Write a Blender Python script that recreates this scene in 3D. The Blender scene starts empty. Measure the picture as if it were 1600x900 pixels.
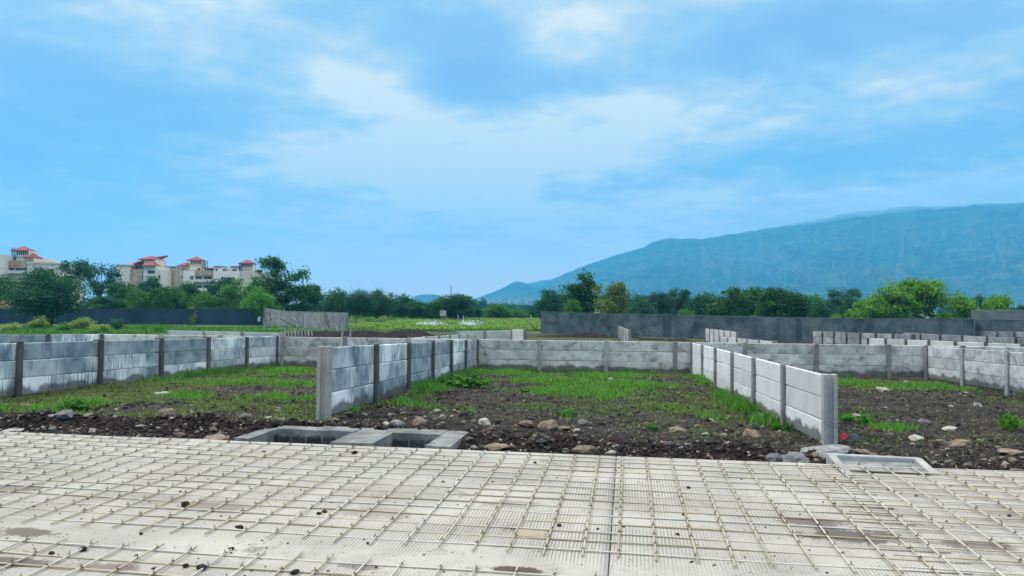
import bpy, math, random
import numpy as np
from mathutils import Matrix, Vector
random.seed(7); RS = np.random.RandomState(11)
SC = bpy.context.scene; COL = SC.collection

# ------------------------------------------------------------------ camera
F = 1155.0                                   # focal length in pixels of a 1600 wide frame
EYE = np.array([0.0, 0.0, 1.7])
YAW, ROLL, YH = math.radians(5.93), math.radians(0.43), 480.0
_p = math.atan((YH-450)/F)
_f0 = np.array([-math.sin(YAW), math.cos(YAW), 0]); _r0 = np.array([math.cos(YAW), math.sin(YAW), 0]); _u0 = np.array([0, 0, 1.0])
FW = _f0*math.cos(_p)+_u0*math.sin(_p); _u1 = -_f0*math.sin(_p)+_u0*math.cos(_p)
RT = _r0*math.cos(ROLL)+_u1*math.sin(ROLL); UP = -_r0*math.sin(ROLL)+_u1*math.cos(ROLL)
cam = bpy.data.cameras.new('camera'); cam.lens = F/1600*36; cam.sensor_width = 36; cam.clip_start = 0.1; cam.clip_end = 30000
co = bpy.data.objects.new('camera', cam); COL.objects.link(co)
co.matrix_world = Matrix(((RT[0], UP[0], -FW[0], EYE[0]), (RT[1], UP[1], -FW[1], EYE[1]), (RT[2], UP[2], -FW[2], EYE[2]), (0, 0, 0, 1)))
SC.camera = co

def ray(px, py): return FW+RT*(px-800)/F-UP*(py-450)/F
def atD(px, py, D): return EYE+ray(px, py)*D
def atY(px, py, Y): r = ray(px, py); return EYE+r*(Y/r[1])
def S(px, py):                               # point of the tilted road surface seen at a pixel
    r = ray(px, py); return EYE+r*(-EYE[2]/(r[2]-SLOPE*r[1]))
SLOPE = 0.0286
RA = math.radians(3.0)                       # the road runs 3 degrees off the plot walls
def uv(P): return P[0]*math.cos(RA)-P[1]*math.sin(RA), P[0]*math.sin(RA)+P[1]*math.cos(RA)
def xy(u, v): return u*math.cos(RA)+v*math.sin(RA), -u*math.sin(RA)+v*math.cos(RA)
def road_z(u, v): return SLOPE*xy(u, v)[1]

# ------------------------------------------------------------------ world, sun, exposure
SUN_EL, SUN_AZ = math.radians(46), math.radians(-78)    # azimuth from +Y towards +X
W = bpy.data.worlds.new('World'); SC.world = W; W.use_nodes = True

class NT:
    """small helper that writes node trees as expressions"""
    def __init__(s, tree): s.t = tree; s.n = tree.nodes; s.l = tree.links; s.n.clear()
    def node(s, typ, ins=None, **kw):
        n = s.n.new(typ)
        for k, v in kw.items(): setattr(n, k, v)
        for k, v in (ins or {}).items(): s.put(n.inputs[k], v)
        return n
    def put(s, sock, v):
        if isinstance(v, bpy.types.NodeSocket): s.l.new(v, sock)
        elif isinstance(v, bpy.types.Node): s.l.new(v.outputs[0], sock)
        else:
            if sock.type == 'RGBA' and hasattr(v, '__len__') and len(v) == 3: v = (*v, 1)
            sock.default_value = v
    def m(s, op, a, b=0.0, c=0.0, clamp=False):
        n = s.node('ShaderNodeMath', operation=op, use_clamp=clamp)
        s.put(n.inputs[0], a); s.put(n.inputs[1], b); s.put(n.inputs[2], c); return n.outputs[0]
    def vm(s, op, a, b=(0, 0, 0)):
        n = s.node('ShaderNodeVectorMath', operation=op); s.put(n.inputs[0], a)
        if op == 'SCALE': s.put(n.inputs['Scale'], b)
        else: s.put(n.inputs[1], b)
        return n.outputs['Value'] if op in ('DOT_PRODUCT', 'LENGTH', 'DISTANCE') else n.outputs[0]
    def sep(s, v): return s.node('ShaderNodeSeparateXYZ', {0: v}).outputs
    def comb(s, x=0.0, y=0.0, z=0.0): return s.node('ShaderNodeCombineXYZ', {0: x, 1: y, 2: z}).outputs[0]
    def noise(s, vec, scale=5.0, detail=4.0, rough=0.55, dist=0.0):
        return s.node('ShaderNodeTexNoise', {'Vector': vec, 'Scale': scale, 'Detail': detail, 'Roughness': rough, 'Distortion': dist}).outputs[0]
    def mix(s, f, a, b, mode='MIX'):
        n = s.node('ShaderNodeMix', data_type='RGBA', blend_type=mode); s.put(n.inputs[0], f); s.put(n.inputs[6], a); s.put(n.inputs[7], b); return n.outputs[2]
    def mr(s, v, a, b, c=0.0, d=1.0, smooth=True):
        return s.node('ShaderNodeMapRange', {0: v, 1: a, 2: b, 3: c, 4: d}, interpolation_type='SMOOTHSTEP' if smooth else 'LINEAR').outputs[0]
    def ramp(s, v, stops):
        n = s.node('ShaderNodeValToRGB', {0: v}); e = n.color_ramp.elements
        while len(e) < len(stops): e.new(0.5)
        for el, (p, c) in zip(e, stops): el.position = p; el.color = (*c, 1)
        return n.outputs[0]
    def bump(s, h, strength=0.5, dist=0.02, normal=None):
        n = s.node('ShaderNodeBump', {'Height': h, 'Strength': strength, 'Distance': dist})
        if normal is not None: s.put(n.inputs['Normal'], normal)
        return n.outputs[0]

g = NT(W.node_tree)
d = g.node('ShaderNodeTexCoord').outputs['Generated']
dx, dy, dz = g.sep(d)
az = g.m('ARCTAN2', dx, dy); el = g.m('ARCSINE', dz)
zz = g.m('ADD', g.m('MAXIMUM', dz, 0.0), 0.11)
cv = g.comb(g.m('DIVIDE', dx, zz), g.m('DIVIDE', dy, zz), 0.0)
n1 = g.noise(cv, 1.5, 8, 0.55, 0.3); n2 = g.noise(g.vm('ADD', cv, (7.3, 2.1, 0)), 5.0, 7, 0.58, 0.25)
f = g.m('ADD', g.m('MULTIPLY', g.m('SUBTRACT', n1, 0.5), 1.7), g.m('MULTIPLY', g.m('SUBTRACT', n2, 0.5), 1.25))
def ae(px, py): r = ray(px, py); r = r/np.linalg.norm(r); return math.atan2(r[0], r[1]), math.asin(r[2])
#            px    py    rx   ry   weight      banks of brighter and darker cloud
BLOBS = [(565, 132, 95, 45, .55), (660, 195, 90, 45, .30), (480, 240, 170, 50, .34), (740, 245, 190, 55, .42), (620, 310, 420, 85, .34), (1050, 330, 200, 50, .16), (150, 380, 300, 60, .15),
         (880, 35, 110, 60, .34), (960, 190, 120, 50, .30), (1100, 170, 170, 55, .22), (1420, 150, 280, 60, .16), (1000, 250, 150, 60, .22),
         (830, 260, 110, 70, .25), (300, 40, 160, 70, .12), (120, 30, 160, 50, .10),
         (210, 165, 280, 65, -.48), (730, 125, 90, 75, -.46), (1360, 60, 260, 45, -.46), (1250, 245, 300, 50, -.26), (1480, 305, 330, 42, .30), (960, 290, 110, 40, -.22),
         (130, 290, 240, 60, -.24), (470, 320, 110, 25, -.18), (870, 130, 110, 40, -.22), (1520, 235, 250, 40, -.16), (600, 20, 160, 50, -.2)]
for px, py, rx, ry, w in BLOBS:
    a0, e0 = ae(px, py)
    q = g.m('ADD', g.m('POWER', g.m('DIVIDE', g.m('SUBTRACT', az, a0), rx/F), 2.0), g.m('POWER', g.m('DIVIDE', g.m('SUBTRACT', el, e0), ry/F), 2.0))
    f = g.m('ADD', f, g.m('MULTIPLY', g.m('EXPONENT', g.m('MULTIPLY', q, -1.0)), w*1.25))
f = g.m('ADD', f, 0.50)
f = g.m('ADD', g.m('MULTIPLY', f, g.mr(el, 0.0, 0.12, 0.55, 1.0)), g.mr(el, 0.0, 0.12, 0.2, 0.0))
cloud = g.ramp(f, [(0.0, (.225, .385, .60)), (0.36, (.285, .455, .615)), (0.68, (.44, .56, .62)), (1.0, (.74, .74, .635))])
cloud = g.mix(g.mr(el, 0.17, 0.0, 0.0, 0.8), cloud, (1.50, 1.18, 1.0))   # paler towards the horizon
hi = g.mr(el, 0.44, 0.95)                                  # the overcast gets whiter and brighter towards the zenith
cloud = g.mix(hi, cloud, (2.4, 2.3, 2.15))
sky = g.node('ShaderNodeTexSky', sky_type='NISHITA', sun_disc=False, sun_elevation=SUN_EL, sun_rotation=SUN_AZ, altitude=550.0, air_density=1.0, dust_density=2.0)
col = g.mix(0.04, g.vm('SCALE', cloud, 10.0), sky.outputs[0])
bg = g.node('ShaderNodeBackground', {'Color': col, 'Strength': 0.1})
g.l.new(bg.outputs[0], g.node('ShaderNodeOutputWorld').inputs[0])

sl = bpy.data.lights.new('sun', 'SUN'); sl.energy = 1.5; sl.angle = math.radians(13); sl.color = (1.0, 0.88, 0.72)
so = bpy.data.objects.new('sun', sl); COL.objects.link(so)
so.rotation_euler = Vector((math.sin(SUN_AZ)*math.cos(SUN_EL), math.cos(SUN_AZ)*math.cos(SUN_EL), math.sin(SUN_EL))).to_track_quat('Z', 'Y').to_euler()
vs = SC.view_settings; vs.view_transform = 'Standard'; vs.look = 'None'; vs.gamma = 1.0; vs.exposure = 0.5; vs.use_curve_mapping = False
SC.cycles.volume_bounces = 1; SC.cycles.max_bounces = 6; SC.cycles.transparent_max_bounces = 8

# ------------------------------------------------------------------ helpers
def tag(o, label=None, cat=None, group=None, kind=None):
    if label: o['label'] = label
    if cat: o['category'] = cat
    if group: o['group'] = group
    if kind: o['kind'] = kind
    return o
def link(o, parent=None):
    COL.objects.link(o)
    if parent is not None: o.parent = parent
    return o
def empty(name, loc=(0, 0, 0), rz=0.0):
    o = bpy.data.objects.new(name, None); o.empty_display_size = 0.2; o.location = loc; o.rotation_euler = (0, 0, rz); return link(o)
def mesh_np(name, V, Fq, smooth=False):
    """fast mesh from arrays; Fq is (n,3) or (n,4)"""
    V = np.asarray(V, dtype=np.float32).reshape(-1, 3); Fq = np.asarray(Fq, dtype=np.int32); n, k = Fq.shape
    me = bpy.data.meshes.new(name); me.vertices.add(len(V)); me.vertices.foreach_set('co', V.ravel())
    me.loops.add(n*k); me.loops.foreach_set('vertex_index', Fq.ravel())
    me.polygons.add(n); me.polygons.foreach_set('loop_start', np.arange(0, n*k, k, dtype=np.int32))
    if smooth: me.polygons.foreach_set('use_smooth', np.ones(n, dtype=bool))
    me.update(calc_edges=True); return me
def ob(name, me, mat=None, parent=None):
    o = bpy.data.objects.new(name, me)
    if mat is not None and not me.materials: me.materials.append(mat)
    return link(o, parent)
class MB:
    """collects boxes, prisms and tubes into ONE mesh"""
    def __init__(s): s.v = []; s.f = []
    def add(s, V, Fs):
        n = len(s.v); s.v += [tuple(map(float, p)) for p in V]; s.f += [tuple(i+n for i in q) for q in Fs]; return s
    def hexa(s, P): return s.add(P, [(3, 2, 1, 0), (4, 5, 6, 7), (0, 1, 5, 4), (1, 2, 6, 5), (2, 3, 7, 6), (3, 0, 4, 7)])
    def box(s, x0, x1, y0, y1, z0, z1): return s.hexa([(x0, y0, z0), (x1, y0, z0), (x1, y1, z0), (x0, y1, z0), (x0, y0, z1), (x1, y0, z1), (x1, y1, z1), (x0, y1, z1)])
    def prism(s, poly, z0, z1):
        n = len(poly); return s.add([(x, y, z0) for x, y in poly]+[(x, y, z1) for x, y in poly],
            [tuple(range(n-1, -1, -1)), tuple(range(n, 2*n))]+[(i, (i+1) % n, n+(i+1) % n, n+i) for i in range(n)])
    def tube(s, pts, rad, k=6):
        pts = [Vector(p) for p in pts]; R = rad if hasattr(rad, '__len__') else [rad]*len(pts); V = []; Fs = []
        for i, p in enumerate(pts):
            t = (pts[min(i+1, len(pts)-1)]-pts[max(i-1, 0)]).normalized(); a = t.orthogonal().normalized(); b = t.cross(a)
            V += [p+(a*math.cos(2*math.pi*j/k)+b*math.sin(2*math.pi*j/k))*R[i] for j in range(k)]
        for i in range(len(pts)-1): Fs += [(i*k+j, i*k+(j+1) % k, (i+1)*k+(j+1) % k, (i+1)*k+j) for j in range(k)]
        Fs += [tuple(range(k-1, -1, -1)), tuple(range((len(pts)-1)*k, len(pts)*k))]
        return s.add(V, Fs)
    def mesh(s, name, smooth=False):
        me = bpy.data.meshes.new(name); me.from_pydata(s.v, [], s.f)
        if smooth: me.polygons.foreach_set('use_smooth', np.ones(len(s.f), dtype=bool))
        me.update(); return me
    def build(s, name, mat=None, parent=None, smooth=False, bevel=0.0):
        o = ob(name, s.mesh(name, smooth), mat, parent)
        if bevel:
            b = o.modifiers.new('bevel', 'BEVEL'); b.width = bevel; b.segments = 2; b.limit_method = 'ANGLE'
        return o
_T = RS.rand(512, 512)
def vnoise(x, y):
    x = np.asarray(x, float); y = np.asarray(y, float); xi = np.floor(x).astype(int); yi = np.floor(y).astype(int); fx = x-xi; fy = y-yi
    fx = fx*fx*(3-2*fx); fy = fy*fy*(3-2*fy); a = lambda i, j: _T[(xi+i) & 511, (yi+j) & 511]
    return (a(0, 0)*(1-fx)+a(1, 0)*fx)*(1-fy)+(a(0, 1)*(1-fx)+a(1, 1)*fx)*fy
def fbm(x, y, o=4, g_=0.5):
    s = 0; w = 1; t = 0
    for i in range(o): s = s+w*vnoise(x*2**i+17.3*i, y*2**i+5.1*i); t += w; w *= g_
    return s/t
def sstep(a, b, x): t = np.clip((np.asarray(x, float)-a)/(b-a), 0, 1); return t*t*(3-2*t)

# ------------------------------------------------------------------ materials
def newmat(name):
    m = bpy.data.materials.new(name); m.use_nodes = True; return m, NT(m.node_tree)
def finish(g, color, rough=0.9, normal=None, spec=0.3, **kw):
    ins = {'Base Color': color, 'Roughness': rough, 'Specular IOR Level': spec}; ins.update(kw)
    b = g.node('ShaderNodeBsdfPrincipled', ins)
    if normal is not None: g.put(b.inputs['Normal'], normal)
    g.l.new(b.outputs[0], g.node('ShaderNodeOutputMaterial').inputs[0]); return b
def objco(g, world=False):
    return g.node('ShaderNodeNewGeometry').outputs['Position'] if world else g.node('ShaderNodeTexCoord').outputs['Object']
def rnd(g): return g.node('ShaderNodeObjectInfo').outputs['Random']
def offs(g, vec, k=37.0):
    r = rnd(g); return g.vm('ADD', vec, g.comb(g.m('MULTIPLY', r, k), g.m('MULTIPLY', r, k*1.7), g.m('MULTIPLY', r, k*0.6)))

def concrete(name, dark, light, streak=0.0, mould=0.0, scale=2.2, damp=False):
    m, g = newmat(name); p = offs(g, objco(g)); x, y, z = g.sep(p)
    a = g.noise(p, scale, 6, 0.62, 0.4); b = g.noise(p, 34, 4, 0.6)
    c = g.mix(g.mr(a, 0.3, 0.68), dark, light)
    if streak:                                            # lime runs down the face
        sv = g.comb(g.m('MULTIPLY', x, 34.0), g.m('MULTIPLY', y, 34.0), g.m('MULTIPLY', z, 2.6))
        s = g.noise(sv, 1.0, 5, 0.62); big = g.noise(p, 1.3, 2, 0.5)
        k = g.m('MULTIPLY', g.mr(g.m('ADD', s, g.m('MULTIPLY', big, 1.1)), 0.90, 1.20, 0.0, streak), g.mr(rnd(g), 0.15, 0.7, 0.2, 1.0))
        c = g.mix(k, c, (.84, .85, .84))
    if mould:
        s2 = g.noise(g.vm('ADD', p, (3.1, 9.2, 4.4)), 3.6, 6, 0.68, 0.6); c = g.mix(g.mr(s2, 0.48, 0.72, 0.0, mould), c, (.10, .115, .10))
    c = g.mix(g.mr(b, 0.3, 0.75, 0.0, 0.28), c, g.mix(0.5, c, (.08, .08, .075)))
    if damp:                                              # ground damp drawn up into the lowest panels
        zz = g.sep(objco(g))[2]; c = g.mix(g.mr(g.m('ADD', zz, g.m('MULTIPLY', g.m('SUBTRACT', g.noise(p, 2.4, 5, 0.6), 0.5), 0.42)), 0.19, 0.10, 0.0, 0.85), c, (.075, .08, .08))
    v = g.m('ADD', 0.86, g.m('MULTIPLY', rnd(g), 0.26)); c = g.vm('SCALE', c, v)
    finish(g, c, 0.92, g.bump(g.m('ADD', b, g.m('MULTIPLY', a, 0.6)), 0.35, 0.006), 0.2); return m
M = {}
M['streak'] = concrete('streaked_concrete', (.10, .155, .205), (.36, .42, .46), 1.0)
M['pale'] = concrete('pale_concrete', (.58, .60, .61), (.70, .715, .72), 0.25)
M['pale_damp'] = concrete('pale_damp_concrete', (.58, .60, .61), (.70, .715, .72), 0.25, damp=True)
M['mould'] = concrete('weathered_concrete', (.36, .37, .335), (.66, .66, .61), 0.35, 0.9)
M['streak_damp'] = concrete('streaked_damp_concrete', (.10, .155, .205), (.36, .42, .46), 1.0, damp=True)
M['mould_damp'] = concrete('weathered_damp_concrete', (.36, .37, .335), (.66, .66, .61), 0.35, 0.9, damp=True)
M['rough_damp'] = concrete('spattered_damp_concrete', (.28, .29, .305), (.55, .56, .57), 0.4, 0.75, damp=True)
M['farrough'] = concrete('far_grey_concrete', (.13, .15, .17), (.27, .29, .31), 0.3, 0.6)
M['rough'] = concrete('spattered_concrete', (.28, .29, .305), (.55, .56, .57), 0.4, 0.75)
M['post'] = concrete('post_concrete', (.19, .195, .19), (.33, .33, .315), 0.2, 0.5)
M['postpale'] = concrete('pale_post_concrete', (.33, .33, .31), (.47, .465, .44), 0.2, 0.45)
M['postdark'] = concrete('dark_post_concrete', (.06, .066, .066), (.13, .135, .13), 0.0, 0.5)  # the darkest of the post tones
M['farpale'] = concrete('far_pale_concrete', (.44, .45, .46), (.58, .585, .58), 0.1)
M['plaster_dark'] = concrete('dark_plaster', (.026, .048, .063), (.078, .106, .125), 0.07, 0.25, 0.6)
M['plaster_navy'] = concrete('navy_plaster', (.010, .028, .050), (.024, .050, .080), 0.0, 0.2, 0.4)
M['plaster_grey'] = concrete('grey_plaster', (.12, .14, .16), (.23, .25, .265), 0.1, 0.4, 0.7)
M['drain'] = concrete('mortar_concrete', (.12, .125, .125), (.27, .275, .268), 0.0, 0.6, 4.0)
M['box'] = concrete('fresh_concrete', (.27, .275, .275), (.41, .41, .40), 0.0, 0.4, 3.0)
M['lump'] = concrete('set_concrete_lump', (.12, .125, .13), (.27, .275, .275), 0.0, 0.4, 7.0)
M['block'] = concrete('dark_stone_block', (.016, .02, .024), (.055, .06, .065), 0.0, 0.0, 6.0)

def stone_mat(name, a, b):
    m, g = newmat(name); p = offs(g, objco(g)); n = g.noise(p, 3.0, 6, 0.65, 0.5); k = g.noise(p, 14, 5, 0.65)
    c = g.mix(g.mr(n, 0.3, 0.7), a, b); c = g.mix(g.mr(k, 0.42, 0.7, 0, 0.6), c, (.05, .042, .036))
    finish(g, g.vm('SCALE', c, g.m('ADD', 0.75, g.m('MULTIPLY', rnd(g), 0.5))), 0.92, g.bump(g.m('ADD', n, k), 0.7, 0.03), 0.2); return m
M['stone_brown'] = stone_mat('brown_stone', (.16, .125, .095), (.36, .29, .22))
M['stone_grey'] = stone_mat('grey_stone', (.10, .10, .105), (.27, .265, .26))
M['stone_dark'] = stone_mat('dark_basalt', (.035, .036, .04), (.11, .112, .118))
M['stone_pale'] = stone_mat('pale_stone', (.33, .31, .28), (.55, .52, .47))

def ground_mat():
    m, g = newmat('soil'); P = objco(g, True)
    at = lambda n: g.node('ShaderNodeAttribute', attribute_name=n).outputs['Fac']
    gr, bk, fr = at('grass'), at('bank'), at('far')
    a = g.noise(P, 0.9, 6, 0.62, 0.3); b = g.noise(P, 9, 6, 0.68); c = g.noise(P, 55, 4, 0.65)
    soil = g.mix(g.mr(a, 0.35, 0.68), (.012, .010, .009), (.046, .037, .032))
    soil = g.mix(g.mr(b, 0.5, 0.72, 0, 0.6), soil, (.095, .082, .072))
    soil = g.mix(g.mr(c, 0.62, 0.74, 0, 0.75), soil, (.27, .25, .225))
    dark = g.mix(g.mr(b, 0.35, 0.7), (.011, .008, .008), (.040, .030, .028)); dark = g.mix(g.mr(c, 0.66, 0.76, 0, 0.8), dark, (.22, .2, .18))
    col = g.mix(bk, soil, dark)
    turf = g.mix(g.mr(b, 0.3, 0.7), (.026, .044, .014), (.085, .105, .034))
    turf = g.mix(g.mr(c, 0.5, 0.72, 0, 0.6), turf, (.17, .15, .085))
    k = g.mr(g.m('ADD', gr, g.m('MULTIPLY', g.m('SUBTRACT', b, 0.5), 0.9)), 0.45, 0.85, 0.0, 0.85)
    col = g.mix(k, col, turf)
    fa = g.noise(P, 0.03, 5, 0.6); far = g.mix(g.mr(fa, 0.35, 0.65), (.045, .085, .03), (.10, .12, .045))
    col = g.mix(fr, col, far)
    finish(g, col, 0.95, g.bump(g.m('ADD', g.m('MULTIPLY', b, 1.2), g.m('MULTIPLY', c, 0.5)), 0.9, 0.035), 0.15); return m
M['soil'] = ground_mat()

def leaf_mat(name, a, b, var=0.35):
    m, g = newmat(name); r = g.node('ShaderNodeNewGeometry').outputs['Random Per Island']
    c = g.mix(r, a, b); c = g.vm('SCALE', c, g.m('ADD', 1-var/2, g.m('MULTIPLY', rnd(g), var)))
    d_ = g.node('ShaderNodeBsdfPrincipled', {'Base Color': c, 'Roughness': 0.6, 'Specular IOR Level': 0.25})
    t = g.node('ShaderNodeBsdfTranslucent', {'Color': g.mix(0.5, c, g.vm('MULTIPLY', c, (1.2, 1.3, 0.4)))})
    mx = g.node('ShaderNodeMixShader', {0: 0.36, 1: d_.outputs[0], 2: t.outputs[0]})
    g.l.new(mx.outputs[0], g.node('ShaderNodeOutputMaterial').inputs[0]); return m
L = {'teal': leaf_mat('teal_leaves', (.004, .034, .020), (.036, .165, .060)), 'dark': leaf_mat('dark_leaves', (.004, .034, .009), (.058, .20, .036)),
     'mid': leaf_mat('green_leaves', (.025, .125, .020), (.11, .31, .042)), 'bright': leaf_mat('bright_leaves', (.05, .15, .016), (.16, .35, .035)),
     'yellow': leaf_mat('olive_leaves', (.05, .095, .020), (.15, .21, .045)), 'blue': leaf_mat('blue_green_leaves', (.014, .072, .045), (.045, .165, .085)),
     'lime': leaf_mat('lime_leaves', (.13, .22, .045), (.32, .42, .12)), 'straw': leaf_mat('straw_plumes', (.34, .26, .18), (.52, .42, .32)),
     'lawn': leaf_mat('lush_grass', (.028, .13, .018), (.19, .40, .065)), 'turf': leaf_mat('sparse_grass', (.045, .11, .018), (.21, .27, .075)),
     'thatch': leaf_mat('dead_thatch', (.10, .105, .07), (.34, .34, .25)),
     'crop': leaf_mat('crop_leaves', (.10, .20, .03), (.26, .38, .08))}
def plain(name, col, rough=0.8, spec=0.3, n=0.25, sc=20, **kw):
    m, g = newmat(name); p = offs(g, objco(g)); a = g.noise(p, sc, 4, 0.6)
    finish(g, g.vm('SCALE', g.mix(0.0, col, col), g.m('ADD', 1-n/2, g.m('MULTIPLY', a, n))), rough, g.bump(a, 0.2, 0.005), spec, **kw); return m
M['bark'] = plain('bark', (.075, .06, .05), 0.95, 0.1, 0.8, 8); M['palebark'] = plain('pale_bark', (.26, .23, .19), 0.95, 0.1, 0.6, 8)
# ------------------------------------------------------------------ terrain
GY = np.array([-60, 6.0, 9.0, 10.3, 12, 14, 16.5, 19, 21, 23.5, 32, 60, 80, 150, 9000.0])
GX = np.array([-10.2, -3.56, 3.2, 10.2])
GZ = np.array([[0, .06, .12, .14, .05, .01, -.08, -.16, -.21, -.30, -.45, -.80, -.88, -.92, -.92],
               [0, .06, .15, .17, .08, .03, -.03, -.11, -.20, -.33, -.46, -.80, -.88, -.92, -.92],
               [0, .04, -.02, -.12, -.19, -.23, -.23, -.26, -.27, -.32, -.48, -.84, -.90, -.92, -.92],
               [0, .05, .00, -.10, -.18, -.24, -.27, -.31, -.36, -.38, -.52, -.95, -.98, -.95, -.92]])
def gz_base(X, Y):
    X = np.asarray(X, float); Y = np.asarray(Y, float)
    r = [np.interp(Y, GY, z) for z in GZ]; t = np.interp(X, GX, [0, 1, 2, 3])
    o = 0
    for i in range(4): o = o+r[i]*np.clip(1-np.abs(t-i), 0, 1)
    return o
CH = []                                       # sunk footprints of the drain chambers, in road coordinates
EDGE = 7.56
def gz(X, Y):
    X = np.asarray(X, float); Y = np.asarray(Y, float)
    u, v = uv((X, Y)); z = gz_base(X, Y); near = sstep(70, 25, np.hypot(X, Y))
    z = z+near*((fbm(X*.8, Y*.8, 3)-.5)*.10+(fbm(X*4+9, Y*4, 3)-.5)*.055)
    bk = np.exp(-((v-8.45)/.55)**2)*sstep(7.6, 8.1, v)
    z = z+bk*(.02+.16*fbm(X*1.1+3, Y*1.1, 3)+(fbm(X*5, Y*5+40, 4, .6)-.5)*.26+(fbm(X*17, Y*17, 2)-.5)*.07)*np.where(X > 2.0, .75, 1)
    under = SLOPE*Y-.13
    z = np.where(v < EDGE+.14, np.minimum(under+sstep(EDGE-.05, EDGE+.14, v)*.10+(fbm(X*9, Y*9, 3)-.5)*.06*(v > EDGE-.02), 9), z)
    for (u0, u1, v0, v1, zz) in CH: z = np.where((u > u0) & (u < u1) & (v > v0) & (v < v1), zz, z)
    return z
def G(px, py):
    r = ray(px, py); t0, t = 3.0, 3.0
    while t < 400:
        p = EYE+r*t
        if p[2] < float(gz_base(p[0], p[1])): break
        t0 = t; t *= 1.02
    for _ in range(30):
        tm = (t0+t)/2; p = EYE+r*tm
        if p[2] < float(gz_base(p[0], p[1])): t = tm
        else: t0 = tm
    p = EYE+r*t; p[2] = float(gz(p[0], p[1])); return p

# drain chamber beside the road (left) and its footprint
_c = [uv(S(*q)) for q in ((392, 671), (719, 676), (703, 697), (362, 690))]
DC = (min(_c[0][0], _c[3][0])+.12, _c[2][0]+.02, EDGE+.03, EDGE+1.0)
CH.append((DC[0]+.09, DC[1]-.09, DC[2]-.05, DC[3]-.09, -.45))

PATCH = [(905, 614, 1.5, 1.25, 1.3), (870, 598, 1.4, 1.3, 1.2), (985, 602, 1.3, 1.1, 1.0), (950, 588, 1.6, 1.4, .75), (790, 584, 1.6, 1.5, .7), (1110, 596, .7, 2.0, 1), (1150, 628, .35, 1.3, 1),
         (664, 608, .5, 1.6, 1), (635, 628, .35, .9, .9), (742, 583, .9, 1.2, .95), (1332, 600, .9, .9, 1), (1452, 606, 1.2, 1.1, 1), (1400, 606, .7, .9, .7), (1395, 668, .5, .5, .75), (1575, 660, .35, .5, .8),
         (335, 580, .8, 1.0, 1), (400, 572, 1.2, 1.4, .9), (455, 582, 1.4, 1.6, .8), (250, 596, .9, .9, .6), (85, 636, .6, .5, .8), (128, 632, .6, .5, .85), (60, 650, .6, .4, .7), (300, 622, .9, .6, .6), (375, 600, 1.5, 1.2, .7), (470, 602, .8, .8, .8), (440, 625, 1.0, .7, .55), (30, 640, .5, .5, .5),
         (1130, 655, .5, .4, .5), (1060, 640, .8, .4, .5), (940, 650, .5, .25, .4), (700, 640, .8, .5, .35), (560, 640, .4, .3, .3)]
PATCH = [(*G(a, b)[:2], c, d_, e) for a, b, c, d_, e in PATCH]
def lush(X, Y):
    o = np.zeros_like(np.asarray(X, float))
    for x, y, a, b, w in PATCH: o = np.maximum(o, w*np.exp(-(((X-x)/a)**2+((Y-y)/b)**2)*1.9))
    return np.clip(o*1.1-.12+(fbm(X*2.9, Y*2.9+60, 5, .62)-.5)*1.9*(o > .06), 0, 1)
def grassy(X, Y):
    n = fbm(X*.55+30, Y*.55, 4); side = np.where(X < -3.4, .62, np.where(X < 3.3, .34, .20))
    o = sstep(.62-.3*side, .72-.3*side, n+side*.12)*.9
    u, v = uv((X, Y)); o = o*sstep(8.6, 9.8, v)*np.where(X > -3.4, sstep(10.5, 15.5, v+(n-.5)*4)*.8, .9)*(.25+.95*fbm(X*3.1, Y*3.1, 4))
    o = np.maximum(o, lush(X, Y))
    return o
_core = np.radians(np.linspace(-52, 46, 620)); _ang = np.concatenate([np.radians(np.linspace(-180, -53, 40)), _core, np.radians(np.linspace(47, 180, 41))[:-1]])
_rad = np.concatenate([[0.2, 1.5, 3, 5, 6.2], np.linspace(6.8, 11, 130)[:-1], 11*np.exp(np.linspace(0, math.log(26/11), 150))[:-1], 26*np.exp(np.linspace(0, math.log(5700/26), 120))])
A, R_ = np.meshgrid(_ang, _rad); GXm, GYm = np.sin(A)*R_, np.cos(A)*R_
Zm = gz(GXm, GYm); nr, na = A.shape
idx = np.arange(nr*na).reshape(nr, na); nx = np.roll(idx, -1, axis=1)
Q = np.stack([idx[:-1], nx[:-1], nx[1:], idx[1:]], -1).reshape(-1, 4)[:, ::-1]
me = mesh_np('ground', np.stack([GXm, GYm, Zm], -1), Q, True)
_, Vv = uv((GXm, GYm))
Dm = np.hypot(GXm, GYm)
gr_ = np.where(Dm < 25, grassy(GXm, GYm), sstep(.40, .55, fbm(GXm*.12, GYm*.12+5, 4))*.95+.15)
bank = np.exp(-((Vv-8.25)/.62)**4)*sstep(7.3, 7.7, Vv); bank = np.maximum(bank, .8*sstep(11.6, 9.4, Vv+(fbm(GXm*1.3, GYm*1.3, 3)-.5)*3.2)*np.where(GXm > -3.6, 1, .55)*(Vv > 7.5))
for n, a in (('grass', gr_), ('bank', bank), ('far', sstep(60, 80, Dm))):
    me.attributes.new(n, 'FLOAT', 'POINT').data.foreach_set('value', a.astype(np.float32).ravel())
tag(ob('ground', me, M['soil']), kind='structure')

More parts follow.
